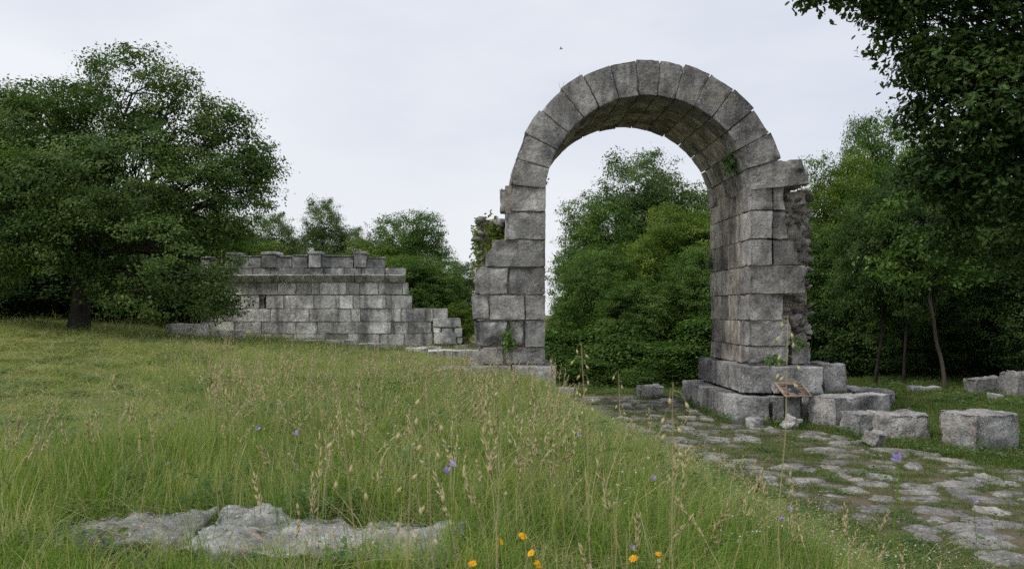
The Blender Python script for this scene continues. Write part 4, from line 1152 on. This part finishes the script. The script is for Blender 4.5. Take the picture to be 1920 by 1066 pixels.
def scatter(name, label, P, rot, scl, idx, source, cat='grass'):
    me = bpy.data.meshes.new(name)
    me.vertices.add(len(P)); me.vertices.foreach_set('co', np.asarray(P, np.float32).ravel())
    for nm, tp, dat in (('rot', 'FLOAT_VECTOR', rot), ('scl', 'FLOAT_VECTOR', scl)):
        at = me.attributes.new(nm, tp, 'POINT'); at.data.foreach_set('vector', np.asarray(dat, np.float32).ravel())
    at = me.attributes.new('idx', 'INT', 'POINT'); at.data.foreach_set('value', np.asarray(idx, np.int32))
    o = bpy.data.objects.new(name, me); COL.objects.link(o)
    ng = bpy.data.node_groups.new(name, 'GeometryNodeTree')
    ng.interface.new_socket('Geometry', in_out='INPUT', socket_type='NodeSocketGeometry')
    ng.interface.new_socket('Geometry', in_out='OUTPUT', socket_type='NodeSocketGeometry')
    n = ng.nodes
    gi, go, ip, ci = n.new('NodeGroupInput'), n.new('NodeGroupOutput'), n.new('GeometryNodeInstanceOnPoints'), n.new('GeometryNodeCollectionInfo')
    ci.inputs['Collection'].default_value = source
    ci.inputs['Separate Children'].default_value = True; ci.inputs['Reset Children'].default_value = True
    ip.inputs['Pick Instance'].default_value = True
    def na(nm, tp):
        q = n.new('GeometryNodeInputNamedAttribute'); q.data_type = tp; q.inputs['Name'].default_value = nm; return q.outputs['Attribute']
    er = n.new('FunctionNodeEulerToRotation')
    ng.links.new(na('rot', 'FLOAT_VECTOR'), er.inputs[0])
    ng.links.new(gi.outputs[0], ip.inputs['Points']); ng.links.new(ci.outputs[0], ip.inputs['Instance'])
    ng.links.new(na('idx', 'INT'), ip.inputs['Instance Index']); ng.links.new(er.outputs[0], ip.inputs['Rotation'])
    ng.links.new(na('scl', 'FLOAT_VECTOR'), ip.inputs['Scale']); ng.links.new(ip.outputs[0], go.inputs[0])
    md = o.modifiers.new('scatter', 'NODES'); md.node_group = ng
    return tag(o, label, cat, None, 'stuff')

g = np.random.default_rng(91)
cg = coll('grass_sources')            # 0-3 meadow green, 4-5 straw-rich, 6-8 lush near blades, 9 leafy weed, 10 flattened tuft
for i in range(11):
    if i < 4: V, Fq, Ft, a = blades(46, .15, .14, .42, .0050, .45, g, straw=.20, tbase=.33); m = 'grass'
    elif i < 6: V, Fq, Ft, a = blades(46, .16, .12, .40, .0048, .55, g, straw=.58, tbase=.45); m = 'grass'
    elif i < 9: V, Fq, Ft, a = blades(40, .13, .16, .46, .0062, .42, g, straw=.08, tbase=.35); m = 'lush'
    elif i == 9:
        c0 = g.normal(0, .075, (70, 3)); c0[:, 2] = g.uniform(.02, .24, 70)
        V, Ft, a = leaves(c0, np.tile([[0, -.1, 1.0]], (70, 1)), g, .055, 'kite', np.clip(g.normal(.45, .2, 70), 0, 1), .1)
        Fq = np.zeros((0, 4), int); m = 'weed'
    else: V, Fq, Ft, a = blades(46, .17, .18, .50, .0055, 1.25, g, straw=.30, tbase=.4); m = 'grass'
    add_src(cg, 'grass_clump_%02d' % i, mesh_np('grass_clump', V, [Fq, Ft], M[m], False, {'tint': a}))
ct = coll('turf_sources')             # 0-3 short turf, 4 drier turf, 5 low weed rosette
for i in range(6):
    if i < 5: V, Fq, Ft, a = blades(60, .15, .03, .11, .0055, .8, g, 3, straw=.12 if i < 4 else .5, tbase=.35); me = mesh_np('turf_clump', V, [Fq, Ft], M['turf'], False, {'tint': a})
    else:
        c0 = g.normal(0, .07, (46, 3)); c0[:, 2] = np.abs(c0[:, 2])*.5
        V, Fc, a = leaves(c0, np.tile([[0, 0, 1.0]], (46, 1)), g, .045, 'kite', np.clip(g.normal(.5, .2, 46), 0, 1), 0); me = mesh_np('weed_rosette', V, Fc, M['weed'], False, {'tint': a})
    add_src(ct, 'turf_clump_%02d' % i, me)
cs = coll('stalk_sources')            # dry seeding stalks: 0-4 spikes, 5-7 wild oats
for i in range(8):
    mb = MB()
    for _ in range(5 if i < 5 else 2):
        bb = np.array([g.normal(0, .09), g.normal(0, .09), -.02])
        stalk(mb, bb, g.uniform(.38, .66) if i < 5 else g.uniform(.5, .8), abs(g.normal(.25, .2)), g.uniform(0, 6.28), g, 'spike' if i < 5 else 'oat', hl=.26 if i < 5 else .38)
    add_src(cs, 'stalk_clump_%02d' % i, mesh_np('stalk_clump', mb.verts(), mb.faces(), M['straw' if i < 5 else 'oat'], False, {'tint': mb.attr()}))
cf = coll('small_flower_sources')
for i in range(3):
    c0 = g.normal(0, .08, (16, 3)); c0[:, 2] = g.uniform(.16, .30, 16)
    V, Fc, a = leaves(np.repeat(c0, 3, 0), np.tile([[0, 0, 1.0]], (48, 1)), g, .011, 'kite', g.random(48), 0)
    add_src(cf, 'flower_clump_%02d' % i, mesh_np('flower_clump', V, Fc, M['white'], False, {'tint': a}))

def field(y0, y1, dens, g, pad=1.08, x_lo=None, x_hi=None):
    """random points on the ground inside the widened view wedge"""
    xl, xr = (-60 - CX)/F*pad, (1980 - CX)/F*pad
    A = (xr - xl)*(y1**2 - y0**2)/2
    n = int(A*dens)
    y = np.sqrt(g.random(n)*(y1**2 - y0**2) + y0**2)
    x = (xl + (xr - xl)*g.random(n))*y
    return x, y
masonry = [(PX(822, 16.7)-.05, PX(1043, 16.7)+.25, 16.35, 20.5), (LX-.05, 7.5, 16.3, 20.6)]
rocks = [(-1.94, 4.22, .44, .24), (-0.80, 4.02, .64, .28)]
def blocked(x, y):
    m = np.zeros(len(x), bool)
    for a, b, c, d in masonry: m |= (x > a) & (x < b) & (y > c) & (y < d)
    for a, b, c, d in rocks: m |= (np.abs(x - a) < c) & (np.abs(y - b) < d)
    m |= ((x - tcx)**2 + (y - tcy)**2 < (TR + .05)**2)
    return m
def on_slab(x, y, f=.50):
    m = np.zeros(len(x), bool)
    for cx_, cy_, dx, dy in pav: m |= (np.abs(x - cx_) < dx*f) & (np.abs(y - cy_) < dy*f)
    return m
def in_road(x, y, mrg=0.0): return (x > road_l(y) - mrg) & (x < road_r(y) + mrg) & (y < 22)
def tallness(x, y):
    """1 where the meadow stands uncut, low where it is mown or trodden"""
    px_ = CX + F*x/np.maximum(y, .1)
    cut = sstep(420, 180, px_) * sstep(6.0, 9.0, y) * sstep(24.0, 21.0, y)
    far = sstep(11, 20, y)*.35
    edge = sstep(-2.9, -.9, x - xB(y)*.95)
    return np.clip(1 - .72*cut - far*(1 - cut), .2, 1)*(1 - .76*edge)

Ps, Rs, Ss, Is = [], [], [], []
for y0, y1, dens, wk in ((1.6, 3.4, 95, .9), (3.4, 6.5, 85, 1.0), (6.5, 11, 52, 1.25), (11, 17, 34, 1.6), (17, 32, 19, 2.2)):
    x, y = field(y0, y1, dens, g)
    k = ~blocked(x, y) & (x < xB(y) + g.normal(0, .25, len(x)) - .1) & ~in_road(x, y, -.1)
    x, y = x[k], y[k]; n = len(x)
    T = tallness(x, y)
    P3 = np.stack([x, y, x*0], 1)
    dry = 1.3*fbm(P3*.5 + 4, 3, 31) + .9*(1 - T)*sstep(5, 9, y) + .02
    lush = sstep(7.5, 4.5, y) + .5*fbm(P3*.6 + 9, 2, 32)
    idx = g.integers(0, 4, n)
    idx = np.where(g.random(n) < np.clip(.16 + dry, .04, .75), g.integers(4, 6, n), idx)
    idx = np.where(g.random(n) < np.clip(lush*.65, 0, .7), g.integers(6, 9, n), idx)
    idx = np.where(g.random(n) < np.clip(.07 + .25*fbm(P3*.7 + 21, 2, 35), 0, .3), 9, idx)
    idx = np.where(g.random(n) < np.clip(.10 + .35*fbm(P3*.5 + 33, 2, 36), 0, .4), 10, idx)
    hs = T*g.uniform(.6, 1.3, n)*(1 + .5*fbm(P3*.9, 3, 33))
    hs = np.where((x > -2.6) & (x < .05) & (y < 3.95), hs*.9, hs)      # trodden in front of the rocks
    hs = np.where(y < 2.6, hs*.7, hs)
    Ps.append(np.stack([x, y, terrain(x, y)], 1)); Is.append(idx)
    Rs.append(np.stack([g.normal(0, .12, n), g.normal(0, .12, n), g.uniform(0, 6.28, n)], 1))
    Ss.append(np.stack([np.full(n, wk), np.full(n, wk), hs], 1))
scatter('meadow_grass', 'tall green and straw coloured meadow grass', np.concatenate(Ps), np.concatenate(Rs), np.concatenate(Ss), np.concatenate(Is), cg)

Ps, Rs, Ss, Is = [], [], [], []
for y0, y1, dens, wk in ((3.4, 8, 95, 1.0), (8, 13, 75, 1.2), (13, 19, 48, 1.5), (19, 32, 18, 2.2)):
    x, y = field(y0, y1, dens, g)
    k = ~blocked(x, y) & (x > xB(y) - .9)
    x, y = x[k], y[k]
    k = ~on_slab(x, y, .33)
    rd = in_road(x, y)
    bare = fbm(np.stack([x*.9, y*.9, x*0], 1), 3, 44)
    k &= ~(rd & (bare < -.42) & (g.random(len(x)) < .75))
    x, y, rd = x[k], y[k], rd[k]; n = len(x)
    idx = g.integers(0, 4, n); idx = np.where(g.random(n) < np.where(rd, .35, .14), 4, idx); idx = np.where(g.random(n) < .10, 5, idx)
    hs = np.where(rd, .85, 1.5)*g.uniform(.6, 1.3, n)*(1 + .35*fbm(np.stack([x*.8, y*.8, x*0], 1), 2, 45))
    Ps.append(np.stack([x, y, terrain(x, y) + .012], 1)); Is.append(idx)
    Rs.append(np.stack([g.normal(0, .08, n), g.normal(0, .08, n), g.uniform(0, 6.28, n)], 1))
    ww = np.where(rd, .75*wk, wk)
    Ss.append(np.stack([ww, ww, hs], 1))
tx, ty = [], []
for x_, y_, hx_, hy_, rz_ in LOOSE:
    if y_ < 8 or y_ > 23: continue
    for _ in range(int(30*(hx_ + hy_))):
        a_ = g.uniform(0, 2*np.pi); q_ = 1/max(abs(math.cos(a_)), abs(math.sin(a_)))*g.uniform(1.0, 1.16)
        u_, v_ = hx_*math.cos(a_)*q_, hy_*math.sin(a_)*q_
        tx.append(x_ + u_*math.cos(rz_) - v_*math.sin(rz_)); ty.append(y_ + u_*math.sin(rz_) + v_*math.cos(rz_))
for x0_, x1_, y0_, y1_ in ((LX, 7.6, 16.28, 16.30), (LX - .08, LX - .02, 16.3, 20.5), (7.5, 7.6, 16.5, 18.5)):
    m_ = int(34*max(x1_ - x0_, y1_ - y0_))
    tx += list(g.uniform(x0_, x1_, m_) + g.normal(0, .05, m_)); ty += list(g.uniform(y0_, y1_, m_) + g.normal(0, .05, m_))
x, y = np.array(tx), np.array(ty); n = len(x)
Ps.append(np.stack([x, y, terrain(x, y)], 1)); Is.append(g.integers(0, 6, n)); Rs.append(np.stack([g.normal(0, .15, n), g.normal(0, .15, n), g.uniform(0, 6.28, n)], 1))
Ss.append(np.stack([np.full(n, .8), np.full(n, .8), g.uniform(1.2, 3.0, n)], 1))
scatter('short_turf', 'short green turf growing on the road verge and between the paving stones', np.concatenate(Ps), np.concatenate(Rs), np.concatenate(Ss), np.concatenate(Is), ct)

Ps, Rs, Ss, Is = [], [], [], []
for y0, y1, dens, oat in ((2.6, 4, 1.3, .3), (4, 8, 2.9, .15), (8, 14, 2.8, .1), (14, 24, 1.9, .15), (24, 31, 3.5, .5)):
    x, y = field(y0, y1, dens, g)
    k = ~blocked(x, y) & (x < xB(y) - .9 - .5*g.random(len(x)))
    x, y = x[k], y[k]
    T = tallness(x, y)
    px_ = CX + F*x/y
    k = (g.random(len(x)) < T**1.5*(1.0 - .45*sstep(300, 100, px_)))
    x, y, T = x[k], y[k], T[k]; n = len(x)
    idx = np.where(g.random(n) < oat, g.integers(5, 8, n), g.integers(0, 5, n))
    s = g.uniform(.75, 1.15, n)*np.clip(T + .25, .4, 1.1)
    Ps.append(np.stack([x, y, terrain(x, y)], 1)); Is.append(idx)
    Rs.append(np.stack([g.normal(0, .1, n), g.normal(0, .1, n), g.uniform(0, 6.28, n)], 1)); Ss.append(np.stack([s, s, s], 1))
scatter('seeding_grass', 'dry straw coloured grass stalks with seed heads in the meadow', np.concatenate(Ps), np.concatenate(Rs), np.concatenate(Ss), np.concatenate(Is), cs)
x, y = field(4.2, 11, 2.2, g)
k = ~blocked(x, y) & (x < xB(y)) & (CX + F*x/y > 700); x, y = x[k], y[k]; n = len(x)
scatter('small_white_flowers', 'tiny white wild flowers dotted through the meadow grass', np.stack([x, y, terrain(x, y)], 1), np.stack([x*0, x*0, g.uniform(0, 6.28, n)], 1), np.ones((n, 3))*g.uniform(.8, 1.3, n)[:, None], g.integers(0, 3, n), cf, 'flowers')

# ------------------------------------------------------------------ single flowers and oat stalks near the camera
def flower(kind, px, py, Y, label, s=1.0, group=None):
    if kind == 'y': Y -= .30; s *= (.82 if px < 1300 else .55)
    x = PX(px, Y); z = PZ(py, Y); zg_ = float(terrain(x, Y))
    t = thing('yellow_flower' if kind == 'y' else 'violet_flower', (x, Y, zg_), label, 'flower', group)
    bx_ = x + g.normal(0, .02)
    V, Q = tube(wiggle((bx_, Y + .01, zg_ - .02), (x, Y, z), g, 6, .05), [.0018]*6, 5)
    obj('stem', V, Q, M['lush'], t, attrs={'tint': np.full(len(V), .4)})
    c = np.array([x, Y, z])
    if kind == 'y':
        nrm = np.array([g.normal(0, .25), -.45, .8]); nrm /= np.linalg.norm(nrm)
        u = np.cross(nrm, [1, 0, 0]); u /= np.linalg.norm(u); v = np.cross(nrm, u)
        n = int(g.integers(7, 10)); mb = MB()
        for i in range(n):
            a = 2*math.pi*i/n + g.normal(0, .1); d = u*math.cos(a) + v*math.sin(a); q = np.cross(nrm, d)
            L = .019*s*g.uniform(.85, 1.1); W = .013*s
            P = np.array([c + d*.003, c + d*L*.55 + q*W/2 + nrm*.003, c + d*L + q*W*.28 + nrm*.001, c + d*L - q*W*.28 + nrm*.001, c + d*L*.55 - q*W/2 + nrm*.003])
            mb.add(P, np.array([[0, 1, 2], [0, 2, 3], [0, 3, 4]]), float(g.random()))
        obj('petals', mb.verts(), mb.faces(), M['yellow'], t, False, {'tint': mb.attr()})
        a = np.linspace(0, 2*np.pi, 8, endpoint=False)
        V = np.concatenate([c + (u[None]*np.cos(a)[:, None] + v[None]*np.sin(a)[:, None])*.006*s + nrm*.002, [c + nrm*.006*s]])
        obj('flower_centre', V, np.array([[i, (i+1) % 8, 8] for i in range(8)]), M['yellow'], t, False, {'tint': np.zeros(9)})
    else:
        ax_ = np.array([g.normal(0, .4), -.3, .6]); ax_ /= np.linalg.norm(ax_)
        u = np.cross(ax_, [1, .2, 0]); u /= np.linalg.norm(u); v = np.cross(ax_, u)
        mb = MB()
        for i in range(5):
            a0 = 2*math.pi*i/5; L = .024*s
            def pt(a, r_, h_): return c + (u*math.cos(a) + v*math.sin(a))*r_*s + ax_*h_*s
            P = np.array([pt(a0, .002, 0), pt(a0 - .55, .007, .010), pt(a0 + .55, .007, .010), pt(a0 - .45, .011, .019), pt(a0 + .45, .011, .019), pt(a0, .016, .026)])
            mb.add(P, np.array([[0, 1, 2], [1, 3, 2], [2, 3, 4], [3, 5, 4]]), float(g.random()))
        obj('petals', mb.verts(), mb.faces(), M['purple'], t, False, {'tint': mb.attr()})
GY, GV = 'yellow wild flowers', 'violet wild flowers'
for a in [('y', 938, 1014, 3.75, 'yellow flower left of the topmost yellow pair at the bottom centre', 1.15), ('y', 980, 1004, 3.7, 'uppermost yellow flower of the cluster at the bottom centre', 1.25),
          ('y', 996, 1036, 3.6, 'yellow flower with buds in the middle of the bottom cluster', 1.15), ('y', 1008, 1057, 3.5, 'lowest yellow flower of the bottom centre cluster', 1.3),
          ('y', 886, 1056, 3.5, 'yellow flower beside the right end of the long foreground rock', 1.15), ('y', 1188, 1046, 3.7, 'yellow flower under a violet bell right of the cluster', 1.3),
          ('y', 1235, 1038, 3.75, 'single yellow flower right of the cluster and its violet neighbour', .95), ('y', 1636, 1004, 5.0, 'small yellow flower at the edge of the paving, lower right', .9),
          ('y', 987, 867, 6.2, 'tiny yellow flower in mid meadow, lower of a pair', .8), ('y', 998, 878, 6.0, 'tiny yellow flower in mid meadow, upper of a pair', .8), ('y', 1690, 1020, 5.2, 'tiny yellow flower nearest the paving stones', .8)]:
    flower(*a, group=GY)
for a in [('v', 838, 888, 3.0, 'violet bell flower left of its pair in the centre meadow', 1.1), ('v', 856, 874, 3.0, 'violet bell flower right of its pair in the centre meadow', 1.1),
          ('v', 1688, 866, 2.1, 'large near violet flower hovering before the paved road', 1.05), ('v', 1224, 900, 4.4, 'violet flower at the lower edge of the bank', 1.2), ('v', 1184, 1030, 3.6, 'violet bell above a yellow flower at the bottom', 1.0),
          ('v', 480, 806, 4.2, 'violet flower in the left meadow', 1.0), ('v', 558, 816, 4.3, 'violet flower right of another in the left meadow', 1.1), ('v', 1082, 818, 5.2, 'violet flower on the bank near the road', 1.2),
          ('v', 1462, 974, 4.0, 'violet flower by the tall bare stalk', 1.0), ('v', 1480, 957, 4.1, 'violet flower just above another by the tall bare stalk', 1.0), ('v', 1826, 944, 6.0, 'violet flower on the paving at the right', 1.5)]:
    flower(*a, group=GV)

def oat(px, top, Y, label, n=9, az=None, lean=.05, hl=.25, s=1.0, px_base=None):
    x = PX(px if px_base is None else px_base, Y); zg_ = float(terrain(x, Y)); zt = PZ(top, Y)
    t = thing('wild_oat', (x, Y, zg_), label, 'grass stalk', 'tall wild oat stalks near the camera')
    P = wiggle((x, Y, zg_ - .02), (PX(px, Y), Y, zt), g, 12, .05)
    V, Q = tube(P, np.linspace(.0026, .0011, 12), 5)
    obj('stem', V, Q, M['straw'], t, attrs={'tint': np.full(len(V), .55)})
    mb = MB(); L = zt - zg_
    tt = np.linspace(1 - hl, 1.0, n) + g.normal(0, .01, n)
    C = np.stack([np.interp(tt, np.linspace(0, 1, 12), P[:, k]) for k in range(3)], 1)
    sgn = np.where(np.arange(n) % 2 == 0, 1, -1)
    off = np.stack([sgn*g.uniform(.008, .03, n), g.normal(0, .012, n), -g.uniform(.0, .03, n)], 1)*s
    for c_, o_ in zip(C, off):
        V, Q = tube([c_, c_ + o_*.6 + [0, 0, .012], c_ + o_], [.0009, .0007, .0006], 3); mb.add(V, Q, .5)
    V, Fq = husks(C + off, np.stack([sgn*.35 + g.normal(0, .3, n), g.normal(0, .2, n), -np.ones(n)], 1), np.full((n, 1), .026*s), np.full((n, 1), .0085*s), g)
    mb.add(V, Fq, .75)
    obj('seed_head', mb.verts(), mb.faces(), M['oat'], t, False, {'tint': mb.attr()})
oat(1477, 592, 2.7, 'tall bare oat stalk rising in front of the right pier', 10, s=1.2, px_base=1452, hl=.16)
oat(1090, 645, 2.9, 'oat stalk with many husks in front of the arch opening', 12, s=1.0, px_base=1112, hl=.22)
oat(1262, 716, 2.2, 'short near oat stalk with large pale husks before the road', 6, s=1.2, px_base=1272, hl=.16)
oat(640, 790, 1.9, 'pale drooping oat head over the left meadow', 5, s=1.3, px_base=700, hl=.16)
oat(800, 735, 2.0, 'near oat stalk with husks in the middle of the meadow', 8, s=1.15, px_base=830, hl=.3)
oat(775, 770, 1.9, 'near oat stalk just left of the mid meadow one', 7, s=1.15, px_base=770, hl=.3)
oat(940, 730, 2.4, 'slim oat stalk before the left plinth', 8, s=1.0, px_base=930, hl=.25)
oat(1160, 700, 3.1, 'slim oat stalk right of the many husked one', 6, s=1.0, px_base=1150, hl=.2)

# a bird far off in the sky
mb = MB()
bc = np.array([PX(1052, 60), 60.0, PZ(92, 60)])
V, Q = tube([bc + [-.12, 0, 0], bc + [-.04, 0, .01], bc + [.06, 0, .0], bc + [.16, 0, .02]], [.008, .035, .03, .006], 8); mb.add(V, Q)
bird = obj('bird', mb.verts(), mb.faces(), M['birdm'], None)
tag(bird, 'tiny bird in the sky left of the arch top', 'bird')
for sg in (-1, 1):
    V = np.array([bc + [.05, 0, .02], bc + [-.04, 0, .02], bc + [-.02, sg*.22, .09], bc + [-.09, sg*.34, .05]])
    V = np.concatenate([V, V - [0, 0, .006]])
    obj('wing', V, np.array([[0, 1, 3, 2], [6, 7, 5, 4], [0, 4, 5, 1], [1, 5, 7, 3], [3, 7, 6, 2], [2, 6, 4, 0]]), M['birdm'], bird, False)
